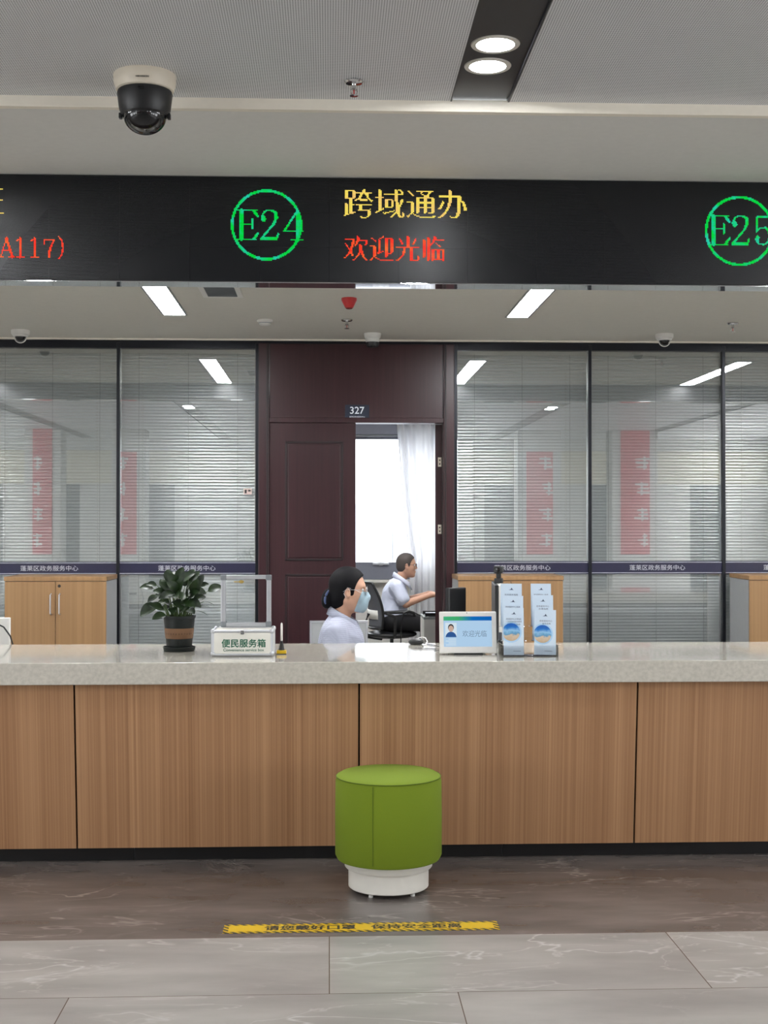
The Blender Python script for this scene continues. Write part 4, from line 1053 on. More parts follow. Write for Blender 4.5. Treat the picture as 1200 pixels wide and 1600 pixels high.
# ---- counter pen on a yellow base
p = onz(440, 1022, ZT); mm = p.y / F_PX
t = thing('counter_pen', 'tethered counter pen upright in a yellow base beside the service box', 'pen', (p.x, p.y, ZT))
MB().box(-0.022, 0.022, -0.018, 0.018, 0.0, 0.018, 0.004).build('base', M['yellow'], t, 0)
MB().box(-0.0222, 0.0222, -0.0182, 0.0182, 0.0, 0.004, 0.001).build('base_pad', M['black'], t, 0)
MB().lathe([(0.013, 0.018), (0.012, 0.026), (0.007, 0.052), (0.006, 0.06)], n=20).build('socket', M['black'], t)
MB().lathe([(0.0042, 0.058), (0.0052, 0.066), (0.0052, 0.128), (0.0042, 0.138), (0.0015, 0.142)], n=16).build('pen', M['wplast'], t)
MB().tube([(0.004, 0.012, 0.05), (0.0, 0.05, 0.10), (-0.006, 0.07, 0.112), (-0.010, 0.08, 0.09), (-0.006, 0.05, 0.03), (0.0, 0.018, 0.012)], 0.0016, 6).build('tether', M['wire'], t)

# ---- mouse and cables near the back edge
p = onz(650, 1007, ZT)
t = thing('computer_mouse', 'black computer mouse at the back edge of the countertop by the tablet', 'mouse', (p.x, p.y, ZT), R(8))
b = MB(); b.ball((0, 0, 0.012), (0.038, 0.026, 0.017), 24); bmesh.ops.bisect_plane(b.b, geom=b.b.verts[:] + b.b.edges[:] + b.b.faces[:], plane_co=(0, 0, 0.001), plane_no=(0, 0, -1), clear_outer=True)
b.build('shell', M['black'], t, 60)
MB().lathe([(0.006, -0.004), (0.008, 0), (0.006, 0.004)], (0.022, 0, 0.0255), 16, 'Y').build('wheel', M['greyd'], t)
MB().tube([(0.036, 0, 0.006), (0.05, -0.02, 0.003), (0.075, -0.10, 0.003), (0.09, -0.16, 0.003), (0.13, -0.22, 0.003)], 0.002, 6).build('cable', M['wire'], t)
MB().tube([(-0.01, 0.02, 0.018), (0.03, 0.022, 0.032), (0.05, 0.01, 0.03), (0.055, -0.01, 0.012), (0.045, -0.02, 0.004)], 0.0035, 8).build('strap', M['wplast'], t)
p = onz(668, 1016, ZT)
t = thing('tablet_cable', 'thin dark cable looping on the countertop left of the tablet', 'cable', (p.x, p.y, ZT))
MB().tube([(-0.05, 0.10, 0.003), (-0.01, 0.05, 0.003), (0.03, 0.06, 0.003), (0.045, 0.03, 0.004), (0.03, -0.02, 0.003), (0.05, -0.05, 0.003), (0.075, -0.03, 0.006)], 0.0018, 6).build('cord', M['wire'], t)

# ---- tablet terminal
p = onz(732, 1023, ZT); mm = p.y / F_PX
t = thing('tablet_terminal', 'white tablet terminal with a bright blue greeting screen on the countertop', 'tablet', (p.x, p.y, ZT), R(0))
tl = R(-9); W_ = 90 * mm; H_ = 67 * mm / math.cos(tl)
def tp(mb, name, m, parent, sm=0):
    mb.move(Matrix.Rotation(tl, 4, 'X')); return mb.build(name, m, parent, sm)
body = tp(MB().box(-W_ / 2, W_ / 2, 0, 0.016, 0.006, H_, 0.006, 3), 'body', M['wplast'], t)
sx0, sx1 = (693.5 - 732) * mm, (769.5 - 732) * mm; sz1, sz0 = (1023 - 963) * mm, (1023 - 1010.5) * mm
scr = tp(MB().box(sx0, sx1, -0.0006, 0.002, sz0, sz1), 'screen', M['scr_bg'], body)
def sb(x0, x1, y0, y1, name, m, dy=-0.0012):
    return tp(MB().box((x0 - 732) * mm, (x1 - 732) * mm, dy, 0.0, (1023 - y1) * mm, (1023 - y0) * mm), name, m, body)
sb(693.5, 769.5, 963, 969.5, 'title_bar', M['scr_bar'])
po = sb(696, 714, 973, 995.5, 'portrait', M['scr_w'])
def disc(cx_, cy, rx, ry, m, name, dy, clip=None):
    pts = [((cx_ - 732) * mm + rx * mm * math.cos(a), (1023 - cy) * mm + ry * mm * math.sin(a)) for a in np.linspace(0, 2 * math.pi, 24, endpoint=False)]
    if clip: pts = [(x, max(z, (1023 - clip) * mm)) for x, z in pts]
    tp(MB().prism(pts, dy, 0.0), name, m, body)
disc(705, 996, 8.6, 9, M['scr_dk'], 'portrait_jacket', -0.0016, 995.5)
disc(705, 980.5, 4.6, 5.6, M['scr_h'], 'portrait_hair', -0.0018)
disc(705, 982.2, 3.9, 4.9, M['scr_skin'], 'portrait_face', -0.0021)
for j in range(4): sb(696.5 if j % 2 else 701, 713, 998 + 3 * j, 999.2 + 3 * j, 'screen_field', M['scr_w'])
v, f = word('欢迎光临', 38 * mm, 10 * mm)
mt = Matrix.Rotation(tl, 4, 'X')
me = bpy.data.meshes.new('screen_lettering'); me.from_pydata([tuple(mt @ Vector((a + (742 - 732) * mm, -0.0016, c + (1023 - 990) * mm))) for a, b_, c in v], [], f)
link('screen_lettering', me, M['scr_txt'], body, 0)
b = MB(); b.ball(((730.5 - 732) * mm, 0.0, H_ - 0.0065), (0.0022, 0.001, 0.0022), 10); tp(b, 'front_lens', M['black'], body, 60)
b = MB(); b.raw([(-0.09, 0.012, 0.012), (0.09, 0.012, 0.012), (0.09, 0.018, 0.012), (-0.09, 0.018, 0.012), (-0.08, 0.085, 0.0), (0.08, 0.085, 0.0), (0.08, 0.085, 0.006), (-0.08, 0.085, 0.006), (-0.08, 0.03, 0.11), (0.08, 0.03, 0.11)],
      [(0, 1, 5, 4), (4, 5, 6, 7), (7, 6, 9, 8), (8, 9, 1, 0), (0, 4, 7, 8), (1, 9, 6, 5)])
b.build('stand', M['wplast'], t, 0)
MB().box(-0.065, 0.065, -0.001, 0.003, 0.0, 0.007).build('base_slot', M['black'], t, 0)

# ---- brochure rack: clear stepped holder and six leaflets
p = onz(829, 1026, ZT); mm = p.y / F_PX
t = thing('brochure_rack', 'clear acrylic stepped brochure rack right of the tablet', 'rack', (p.x, p.y, ZT))
RW = 87 * mm
b = MB()
b.box(-RW / 2, RW / 2, 0.0, 0.17, 0.0, 0.003); 
for k in range(3):
    y0 = 0.004 + 0.05 * k; z0 = 0.004 + 0.06 * k
    for x0, x1 in ((-RW / 2, -RW / 2 + 0.112), (RW / 2 - 0.112, RW / 2)):
        b.box(x0, x1, y0, y0 + 0.0025, z0, z0 + 0.045); b.box(x0, x1, y0 + 0.0025, y0 + 0.03, z0, z0 + 0.0025)
for x in (-RW / 2, RW / 2 - 0.0025):
    b.box(x, x + 0.0025, 0.0, 0.165, 0.003, 0.05)
b.build('holder', M['acryl'], t, 0)
b = MB(); b.box(-0.021, 0.021, 0.05, 0.053, 0.085, 0.09); b.box(-0.021, 0.021, 0.10, 0.103, 0.13, 0.135); b.box(RW / 2, RW / 2 + 0.002, 0.0, 0.004, 0.002, 0.07); b.build('joint_edge', M['acryl'], t, 0)
def leaflet(px0, px1, pt, pb, tier, full, lb, tiltz, words):
    y = p.y + 0.008 + 0.05 * tier
    a = at((px0 + px1) / 2, pb, y); hh = 0.19; tx = R(-7)
    z0 = ZT + 0.007 + 0.06 * tier
    top = at((px0 + px1) / 2, pt, y + 0.018).z; hh = (top - z0) / math.cos(tx)
    wv = (px1 - px0) * y / F_PX
    o = MB().box(-wv / 2, wv / 2, 0.0, 0.004, 0.0, hh, 0.0003).build('leaflet', M['broch'], None, 0, (a.x, y + 0.001, z0))
    o.rotation_euler = (tx, R(tiltz), 0)
    tag(o, lb, 'leaflet', 'blue leaflets in the acrylic rack')
    s_ = y / F_PX
    lg = MB(); zc = hh - 9 * s_     # small roof-shaped emblem
    lg.prism([(-4.5 * s_, zc - 1.3 * s_), (-1.0 * s_, zc), (0.8 * s_, zc + 2.6 * s_), (2.2 * s_, zc), (4.0 * s_, zc - 1.3 * s_), (1.0 * s_, zc - 0.9 * s_)], -0.0006, 0.0)
    lg.build('emblem', M['brink'], o, 0)
    for j, wd in enumerate(words):
        lettering('title', wd[0], M['brink'], o, (wd[2] * s_, -0.0006, hh - (17.5 + 4.2 * j) * s_), w=wd[1] * s_, h=2.9 * s_)
    if full:
        cc = hh - (1023 - 957 - 24) * 0 - 38 * s_
        cir = lambda r_: [(r_ * math.cos(a_) , cc + r_ * math.sin(a_)) for a_ in np.linspace(0, 2 * math.pi, 40, endpoint=False)]
        clipx = lambda pts: [(max(-wv / 2 + 0.0006, min(wv / 2 - 0.0006, x - 4 * s_)), z) for x, z in pts]
        MB().prism(clipx(cir(16.5 * s_)), -0.0005, 0.0).build('picture_ring', M['picring'], o, 0)
        MB().prism(clipx(cir(14 * s_)), -0.0009, 0.0).build('picture', M['pic'], o, 0)
        lettering('small_print', '———', M['brink'], o, (5 * s_, -0.0006, 6 * s_), w=12 * s_, h=0.5 * s_)
T1 = [('政务服务指南', 21, 0)]; T2 = [('政务服务中心指南', 23, 0)]; T3 = [('政务服务中心', 20, 0), ('办事指南', 15, 1)]
leaflet(782.5, 816, 912, 1000, 2, False, 'pale blue leaflet in the rear tier of the acrylic rack, left column', 0.6, T1)
leaflet(830, 862, 912, 1000, 2, False, 'pale blue leaflet in the rear tier of the acrylic rack, right column', 0.4, T2)
leaflet(785, 818, 931, 1010, 1, False, 'pale blue leaflet in the middle tier of the acrylic rack, left column', 0.8, T2)
leaflet(832, 865, 930, 1010, 1, False, 'pale blue leaflet in the middle tier of the acrylic rack, right column', 0.8, T3)
leaflet(787, 819, 950, 1024, 0, True, 'blue leaflet with a round seaside picture in front, left column', 0.6, [('政务服务中心办事指南', 24, 0), ('一次性告知服务事项', 25, 0), ('便民服务指南', 21, 0)])
leaflet(834.5, 869, 953, 1024, 0, True, 'blue leaflet with a round seaside picture in front, right column', 1.4, [('政务服务中心', 20, 1), ('服务指南', 13, 2)])

# ================================================================= SCREENS ON THE STAFF DESK
ZD = 0.74
# monitor behind the tablet, seen from behind at an angle
p = at(716, 940, 6.72)
t = thing('computer_monitor', 'black computer monitor behind the tablet, turned away', 'monitor', (p.x, 6.72, ZD), R(38))
zt1 = at(700, 918, 6.72).z - ZD; 
MB().box(-0.075, 0.045, -0.012, 0.016, 0.09, zt1, 0.006).build('display', M['black'], t, 0)
MB().box(-0.035, 0.015, -0.035, -0.0125, 0.0125, 0.16, 0.004).build('stem', M['black'], t, 0)
MB().box(-0.15, 0.04, -0.10, 0.06, 0.0, 0.012, 0.004).build('foot', M['black'], t, 0)
# slim monitor seen edge-on behind the rack, with a clip-on webcam
p = at(773, 950, 6.76); zt2 = at(777, 911, 6.76).z - ZD
t = thing('slim_monitor', 'slim monitor seen edge-on behind the brochure rack', 'monitor', (p.x, 6.76, ZD), R(-95))
MB().box(-0.24, 0.24, -0.008, 0.010, 0.06, zt2, 0.004).build('display', M['black'], t, 0)
MB().box(-0.238, 0.238, 0.0105, 0.036, 0.064, zt2 - 0.003, 0.004).build('back_cover', M['wplast'], t, 0)
MB().box(-0.03, 0.03, 0.037, 0.05, 0.012, 0.2, 0.004).build('stem', M['alu'], t, 0)
MB().box(-0.1, 0.1, -0.06, 0.10, 0.0, 0.0115, 0.004).build('foot', M['alu'], t, 0)
w = thing('webcam', 'black webcam clipped on top of the slim monitor behind the rack', 'webcam', (p.x + 0.018, 6.74, ZD + zt2), R(-20))
MB().box(-0.020, 0.020, -0.02, 0.02, 0.0, 0.026, 0.004).build('clip', M['black'], w, 0)
MB().box(-0.011, 0.011, -0.012, 0.012, 0.026, 0.052, 0.003).build('neck', M['black'], w, 0)
MB().box(-0.024, 0.024, -0.022, 0.022, 0.052, 0.088, 0.009, 3).build('head', M['black'], w, 0)
MB().lathe([(0.012, 0), (0.012, 0.003), (0.003, 0.004)], (0, -0.0225, 0.07), 20, 'Y').build('lens', M['blackg'], w)
p = onz(783, 1013, ZT)
t = thing('card_reader', 'small black device standing on the countertop between tablet and rack', 'device', (p.x + 0.002, p.y + 0.05, ZT))
MB().box(-0.011, 0.011, -0.016, 0.016, 0.0, 0.035, 0.003).build('body', M['black'], t, 0)
MB().box(-0.008, 0.008, -0.012, 0.012, 0.035, 0.072, 0.003).build('head', mat('smoked_plastic', S(70, 72, 78), 0.3), t, 0)
# pale monitor at the left edge with a cable
p = at(2, 985, 6.72); zt3 = at(8, 965, 6.72).z - ZD
t = thing('pale_monitor', 'pale grey monitor back at the left picture edge behind the counter', 'monitor', (p.x - 0.15, 6.72, ZD), R(0))
xr_ = at(14.5, 985, 6.7).x - p.x + 0.15
MB().box(xr_ - 0.42, xr_, -0.02, 0.015, 0.07, zt3, 0.005).build('display', M['wplast'], t, 0)
MB().box(xr_ - 0.26, xr_ - 0.16, -0.05, -0.0205, 0.012, 0.18, 0.004).build('stem', M['wplast'], t, 0)
MB().box(xr_ - 0.32, xr_ - 0.10, -0.12, 0.06, 0.0, 0.0115, 0.004).build('foot', M['wplast'], t, 0)
MB().tube([(xr_ - 0.06, -0.025, 0.22), (xr_ - 0.02, -0.05, 0.205), (xr_ + 0.015, -0.06, 0.16), (xr_ + 0.03, -0.05, 0.10), (xr_ + 0.02, -0.03, 0.0)], 0.004, 8).build('cable', M['wire'], t)
p = onz(4, 1001, ZT)
t = thing('phone_handset', 'dark handset lying at the back of the countertop by the left picture edge', 'phone', (p.x - 0.01, p.y - 0.0, ZT))
MB().box(-0.06, 0.035, -0.025, 0.025, 0.0, 0.016, 0.006).build('handset', M['black'], t, 0)
# low grey screen behind the seated clerk
Ysc = 8.3
a, c = at(484, 970, Ysc), at(574.5, 970, Ysc)
t = thing('low_partition', 'low grey desk partition behind the seated masked woman', 'partition', ((a.x + c.x) / 2, Ysc, 0)); hw = (c.x - a.x) / 2
MB().box(-hw + 0.012, hw - 0.012, -0.012, 0.012, 0.03, a.z - 0.012).build('panel', M['grey'], t, 0)
b = MB(); b.box(-hw, -hw + 0.0118, -0.015, 0.015, 0.0, a.z); b.box(hw - 0.0118, hw, -0.015, 0.015, 0.0, a.z); b.box(-hw + 0.0118, hw - 0.0118, -0.015, 0.015, a.z - 0.0118, a.z)
b.build('edge_frame', M['alu'], t, 0)
# ================================================================= PEOPLE
class Field:
    """a solid grown from blended round shapes on a grid, turned into ONE continuous surface"""
    def __init__(s, lo, hi, h):
        s.lo = np.array(lo, float); s.h = h
        s.n = np.ceil((np.array(hi) - s.lo) / h).astype(int) + 1
        s.F = np.full(s.n, 1.0, np.float32)
    def _sl(s, lo, hi):
        a = np.clip(np.floor((np.array(lo) - s.lo) / s.h).astype(int), 0, s.n - 1); b = np.clip(np.ceil((np.array(hi) - s.lo) / s.h).astype(int) + 1, 1, s.n)
        ax = [s.lo[i] + s.h * np.arange(a[i], b[i]) for i in range(3)]
        return tuple(slice(a[i], b[i]) for i in range(3)), np.meshgrid(*ax, indexing='ij')
    def _mix(s, sl, d, k, op):
        A = s.F[sl]
        if op == 'add':
            if k <= 0: s.F[sl] = np.minimum(A, d); return
            h = np.clip(0.5 + 0.5 * (A - d) / k, 0, 1); s.F[sl] = A * (1 - h) + d * h - k * h * (1 - h)
        else:
            d = -d
            if k <= 0: s.F[sl] = np.maximum(A, d); return
            h = np.clip(0.5 - 0.5 * (A - d) / k, 0, 1); s.F[sl] = A * (1 - h) + d * h + k * h * (1 - h)
    def cone(s, p0, p1, r0, r1, k=0.02, flat=None, op='add'):
        p0, p1 = np.array(p0, float), np.array(p1, float); rm = max(r0, r1) * (max(flat) if flat else 1) + k + 0.03
        sl, (X, Y, Z) = s._sl(np.minimum(p0, p1) - rm, np.maximum(p0, p1) + rm)
        f = np.array(flat if flat else (1, 1, 1), float)
        d = (p1 - p0) / f; q = [(X - p0[0]) / f[0], (Y - p0[1]) / f[1], (Z - p0[2]) / f[2]]
        t = np.clip((q[0] * d[0] + q[1] * d[1] + q[2] * d[2]) / max(1e-9, d @ d), 0, 1)
        D = np.sqrt((q[0] - t * d[0]) ** 2 + (q[1] - t * d[1]) ** 2 + (q[2] - t * d[2]) ** 2) - (r0 + (r1 - r0) * t)
        s._mix(sl, (D * f.min()).astype(np.float32), k, op)
    def ell(s, c, r, k=0.02, rot=None, op='add'):
        r = np.array(r, float); rm = r.max() + k + 0.03; c = np.array(c, float)
        sl, (X, Y, Z) = s._sl(c - rm, c + rm)
        q = np.stack([X - c[0], Y - c[1], Z - c[2]], -1)
        if rot is not None: q = q @ np.array(Euler(rot).to_matrix())
        k0 = np.linalg.norm(q / r, axis=-1); k1 = np.linalg.norm(q / (r * r), axis=-1)
        s._mix(sl, (k0 * (k0 - 1) / np.maximum(k1, 1e-6)).astype(np.float32), k, op)
    def half(s, p, n):
        """keep only the side away from n"""
        X, Y, Z = np.meshgrid(*[s.lo[i] + s.h * np.arange(s.n[i]) for i in range(3)], indexing='ij')
        n = np.array(n, float); n /= np.linalg.norm(n)
        s.F = np.maximum(s.F, ((X - p[0]) * n[0] + (Y - p[1]) * n[1] + (Z - p[2]) * n[2]).astype(np.float32))
    def mesh(s, name, relax=2):
        F = s.F; n = np.array(F.shape); ins = F < 0
        m = n - 1; cnt = np.zeros(m); P = np.zeros((*m, 3))
        base = np.stack(np.meshgrid(*[np.arange(k) for k in m], indexing='ij'), -1).astype(float)
        off = [(i, j, k) for i in (0, 1) for j in (0, 1) for k in (0, 1)]
        V = lambda A, o: A[o[0]:o[0] + m[0], o[1]:o[1] + m[1], o[2]:o[2] + m[2]]
        for o in off:
            for ax in range(3):
                if o[ax]: continue
                o2 = list(o); o2[ax] = 1
                a, b = V(F, o), V(F, o2); c = (a < 0) != (b < 0)
                t = np.where(c, a / np.where(c, a - b, 1), 0)
                q = base + np.array(o); q[..., ax] += t
                P[c] += q[c]; cnt += c
        act = cnt > 0; idx = np.full(m, -1); idx[act] = np.arange(act.sum())
        verts = (P[act] / cnt[act][:, None]) * s.h + s.lo
        quads = []
        for ax in range(3):
            u, w = [i for i in range(3) if i != ax]
            sl0 = [slice(1, m[i]) for i in range(3)]; sl0[ax] = slice(0, m[ax])
            lo_ = tuple(sl0); sl1 = list(sl0); sl1[ax] = slice(1, m[ax] + 1)
            a, b = ins[lo_], ins[tuple(sl1)]
            E = np.argwhere(a != b)
            if not len(E): continue
            sg = a[tuple(E.T)]
            E = E + np.array([0 if i == ax else 1 for i in range(3)])
            du, dw = np.zeros(3, int), np.zeros(3, int); du[u] = 1; dw[w] = 1
            q = np.stack([idx[tuple((E - du - dw).T)], idx[tuple((E - dw).T)], idx[tuple(E.T)], idx[tuple((E - du).T)]], 1)
            flip = sg if ax != 1 else ~sg
            q[~flip] = q[~flip][:, ::-1]
            quads.append(q)
        quads = np.concatenate(quads)
        for _ in range(relax):      # even the surface out a little
            A = np.zeros_like(verts); c = np.zeros(len(verts))
            for i in range(4):
                for j in ((i + 1) % 4, (i - 1) % 4):
                    np.add.at(A, quads[:, i], verts[quads[:, j]]); np.add.at(c, quads[:, i], 1)
            verts = verts * 0.5 + 0.5 * A / np.maximum(c, 1)[:, None]
        me = bpy.data.meshes.new(name); me.from_pydata(verts.tolist(), [], quads.tolist())
        return me
    def build(s, name, m, parent, relax=2):
        return link(name, s.mesh(name, relax), m, parent, 180)

def arr(*a): return np.array(a, float)
def head_shape(f, o, grow=0.0, nose=True, ears=True, mouth=True):
    P = lambda x, y, z: o + arr(x, y, z)
    g = grow
    f.ell(P(0.0, 0, 0.022), (0.090 + g, 0.073 + g, 0.086 + g), 0.0)
    f.ell(P(0.034, 0, -0.045), (0.056 + g, 0.058 + g, 0.080 + g), 0.03)
    for q in (-1, 1):
        f.cone(P(0.0, q * 0.050, -0.055), P(0.060, q * 0.018, -0.105), 0.022 + g, 0.016 + g, 0.03)
        f.ell(P(0.058, q * 0.038, -0.038), (0.025 + g, 0.022 + g, 0.024 + g), 0.02)
    f.ell(P(0.070, 0, -0.106), (0.018 + g, 0.020 + g, 0.015 + g), 0.02)
    f.ell(P(0.074, 0, 0.014), (0.016 + g, 0.050, 0.014), 0.02)
    if nose:
        f.cone(P(0.086, 0, 0.004), P(0.104, 0, -0.034), 0.008, 0.011, 0.012)
        for q in (-1, 1): f.ell(P(0.096, q * 0.011, -0.040), (0.011, 0.008, 0.008), 0.006)
        for q in (-1, 1): f.ell(P(0.092, q * 0.032, -0.006), (0.012, 0.019, 0.011), 0.010, None, 'sub')
    if mouth:
        f.ell(P(0.086, 0, -0.067), (0.011, 0.024, 0.007), 0.008); f.ell(P(0.085, 0, -0.080), (0.010, 0.021, 0.007), 0.008)
    if ears:
        for q in (-1, 1):
            f.ell(P(0.005, q * 0.077, -0.018), (0.020, 0.009, 0.032), 0.008, (0, R(-12), q * R(18)))
            f.ell(P(0.011, q * 0.086, -0.016), (0.009, 0.007, 0.016), 0.006, (0, R(-12), q * R(18)), 'sub')
def hand(f, wrist, fwd, nrm, thumb, curl=0.5, sc=1.0):
    """palm, four fingers of unequal length with two bends, thumb from the side of the palm"""
    w, d, n_ = (np.array(v, float) for v in (wrist, fwd, nrm)); d /= np.linalg.norm(d); n_ = n_ - d * (n_ @ d); n_ /= np.linalg.norm(n_)
    s_ = np.cross(n_, d) * thumb
    f.cone(w, w + d * 0.03 * sc, 0.024 * sc, 0.024 * sc, 0.015)
    for q in (-0.026, -0.009, 0.009, 0.026):
        f.cone(w + d * 0.025 * sc + s_ * q * 0.8 * sc, w + d * 0.088 * sc + s_ * q * sc, 0.016 * sc, 0.0125 * sc, 0.012)
    for q, L in ((0.029, 0.068), (0.010, 0.078), (-0.010, 0.072), (-0.028, 0.056)):
        a = w + d * 0.088 * sc + s_ * q * sc; dd = d.copy(); p = a
        for k, (part, r0, r1) in enumerate(((0.45, 0.0092, 0.0085), (0.32, 0.0085, 0.0078), (0.23, 0.0078, 0.0068))):
            ang = curl * (0.5, 0.9, 0.6)[k]; dd = dd * math.cos(ang) - n_ * math.sin(ang); dd /= np.linalg.norm(dd)
            n_l = n_
            e = p + dd * L * part * sc; f.cone(p, e, r0 * sc, r1 * sc, 0.003); p = e
    a = w + d * 0.03 * sc + s_ * 0.028 * sc; b = a + (d * 0.034 + s_ * 0.026 - n_ * 0.008) * sc; c = b + (d * 0.032 + s_ * 0.006 - n_ * 0.008) * sc
    f.cone(a, b, 0.0125 * sc, 0.0105 * sc, 0.008); f.cone(b, c, 0.0100 * sc, 0.0080 * sc, 0.003)

def eyes(o, root, lid):
    for q in (-1, 1):
        e = MB().ball(tuple(o + arr(0.0805, q * 0.031, -0.005)), (0.0105, 0.0115, 0.0085), 16).build('eye', M['eye'], root, 180)
        MB().ball(tuple(o + arr(0.0885, q * 0.031, -0.005)), (0.0034, 0.005, 0.0052), 12).build('iris', M['iris'], e, 180)
        MB().tube([tuple(o + arr(0.083 - abs(t) * 0.006, q * (0.031 + t * 0.018), 0.016 - 0.004 * t * t)) for t in (-1, -0.5, 0, 0.5, 1)], [0.001, 0.0022, 0.0026, 0.0022, 0.001], 8).build('eyebrow', lid, root, 180)
def spectacles(o, root, m, r=0.0008, rr=0.019):
    fr = MB()
    for q in (-1, 1):
        fr.torus(tuple(o + arr(0.102, q * 0.031, -0.009)), rr, r * 1.3, 'X', 28, 6)
        fr.tube([tuple(o + arr(0.100, q * 0.050, -0.004)), tuple(o + arr(0.06, q * 0.076, -0.003)), tuple(o + arr(0.0, q * 0.088, 0.0)), tuple(o + arr(-0.018, q * 0.086, -0.012))], r * 1.3, 6)
    fr.tube([tuple(o + arr(0.103, -0.013, -0.004)), tuple(o + arr(0.107, 0, -0.001)), tuple(o + arr(0.103, 0.013, -0.004))], r * 1.3, 6)
    g = fr.build('spectacles', m, root, 180)
    for q in (-1, 1): MB().lathe([(0.001, -0.0004), (rr, -0.0004), (rr, 0.0004), (0.001, 0.0004)], tuple(o + arr(0.102, q * 0.031, -0.009)), 24, 'X').build('lens', M['acryl'], g, 0)

def legs(f, hip, knee, ankle, r=(0.085, 0.058, 0.036), sp=0.095, k=0.03):
    for q in (-1, 1):
        h, kn, an = arr(hip[0], q * sp, hip[1]), arr(knee[0], q * sp * 1.1, knee[1]), arr(ankle[0], q * sp * 1.1, ankle[1])
        f.cone(h, kn, r[0], r[1], k); f.cone(kn, an, r[1], r[2], k)

# ---------------------------------------------------------------- the masked woman clerk
Yw = 7.12
base = at(530, 822, Yw)
wo = thing('person', 'woman with dark bun, face mask and pale blue shirt sitting behind the counter', 'person', (base.x, Yw, 0), R(-6))
O = arr(0.047, 0, 1.112)
f = Field((-0.22, -0.30, 0.0), (0.66, 0.30, 1.25), 0.0055)
# torso, neck, pelvis
f.ell((0.0, 0, 0.56), (0.12, 0.165, 0.12), 0.0); f.ell((0.0, 0, 0.70), (0.095, 0.130, 0.15), 0.05); f.ell((0.01, 0, 0.82), (0.105, 0.150, 0.125), 0.05)
f.cone((-0.01, -0.115, 0.895), (-0.01, 0.115, 0.895), 0.05, 0.05, 0.05)
f.cone((0.0, 0, 0.90), (0.030, 0, 1.05), 0.050, 0.046, 0.035)
legs(f, (0.02, 0.535), (0.44, 0.52), (0.40, 0.075))
for q in (-1, 1):
    f.cone((0.385, q * 0.104, 0.045), (0.52, q * 0.115, 0.03), 0.034, 0.026, 0.02)
    sh = arr(-0.01, q * 0.165, 0.885); el = arr(0.02, q * 0.205, 0.635); wr = arr(0.235, q * 0.085, 0.655)
    f.cone(sh, el, 0.046, 0.036, 0.035); f.cone(el, wr, 0.036, 0.024, 0.02)
    hand(f, wr, (1, -q * 0.25, -0.12), (0.1, 0, 1), -q, 0.35, 0.95)
head_shape(f, O)
f.build('body', M['skinw'], wo, 1)
# shirt
g = Field((-0.24, -0.32, 0.45), (0.30, 0.32, 1.05), 0.005); e = 0.012
g.ell((0.0, 0, 0.60), (0.13 + e, 0.170 + e, 0.12), 0.0); g.ell((-0.005, 0, 0.70), (0.105 + e, 0.137 + e, 0.15), 0.05); g.ell((0.012, 0, 0.82), (0.112 + e, 0.152 + e, 0.125 + e), 0.05)
g.cone((-0.01, -0.118, 0.893), (-0.01, 0.118, 0.893), 0.052 + e, 0.052 + e, 0.05)
g.cone((-0.004, 0, 0.91), (0.012, 0, 0.965), 0.064, 0.061, 0.03)
for q in (-1, 1):
    g.cone((-0.01, q * 0.165, 0.885), (0.012, q * 0.198, 0.70), 0.052 + e, 0.050 + e, 0.035)
    g.cone((0.012, q * 0.198, 0.70), (0.020, q * 0.206, 0.66), 0.050 + e, 0.052 + e, 0.01)

g.half((0, 0, 0.515), (0, 0, -1)); g.half((0.015, 0, 0.968), (0.42, 0, 1.0))
g.build('shirt', M['shirt'], wo, 1)
# collar: stand-up fold round the neck with two points
b = MB(); n_ = 26; vv, ff = [], []
for i in range(n_ + 1):
    a = R(12) + (2 * math.pi - R(24)) * i / n_
    front = max(0, math.cos(a)) ** 2
    for r_, z_ in ((0.0615, 0.0), (0.0605, 0.032 - 0.012 * front), (0.068, 0.030 - 0.016 * front), (0.083 + 0.012 * front, -0.012 - 0.052 * front)):
        vv.append((0.008 + 0.006 + r_ * math.cos(a) + 0.020 * front, r_ * math.sin(a) * 1.0, 0.956 + z_ - 0.034 * math.cos(a)))
for i in range(n_):
    for k in range(3): q = 4 * i + k; ff.append((q, q + 1, q + 5, q + 4))
me = bpy.data.meshes.new('collar'); me.from_pydata(vv, [], ff); co = link('collar', me, M['shirt'], wo, 180)
so = co.modifiers.new('cloth', 'SOLIDIFY'); so.thickness = 0.003
# trousers and shoes
g = Field((-0.2, -0.26, 0.05), (0.56, 0.26, 0.68), 0.006)
g.ell((0.0, 0, 0.555), (0.128, 0.173, 0.118), 0.0); legs(g, (0.02, 0.535), (0.44, 0.52), (0.40, 0.10), (0.093, 0.068, 0.056))
g.half((0, 0, 0.085), (0, 0, -1)); g.build('trousers', M['pants'], wo, 1)
for q in (-1, 1):
    s_ = Field((0.30, -0.2, -0.02), (0.62, 0.2, 0.13), 0.006)
    s_.cone((0.375, q * 0.104, 0.045), (0.535, q * 0.116, 0.032), 0.042, 0.034, 0.0, (1, 1, 1)); s_.half((0, 0, 0.001), (0, 0, -1)); s_.half((0.40, 0, 0.085), (-0.4, 0, 1))
    s_.build('shoe', M['shoe'], wo, 1)
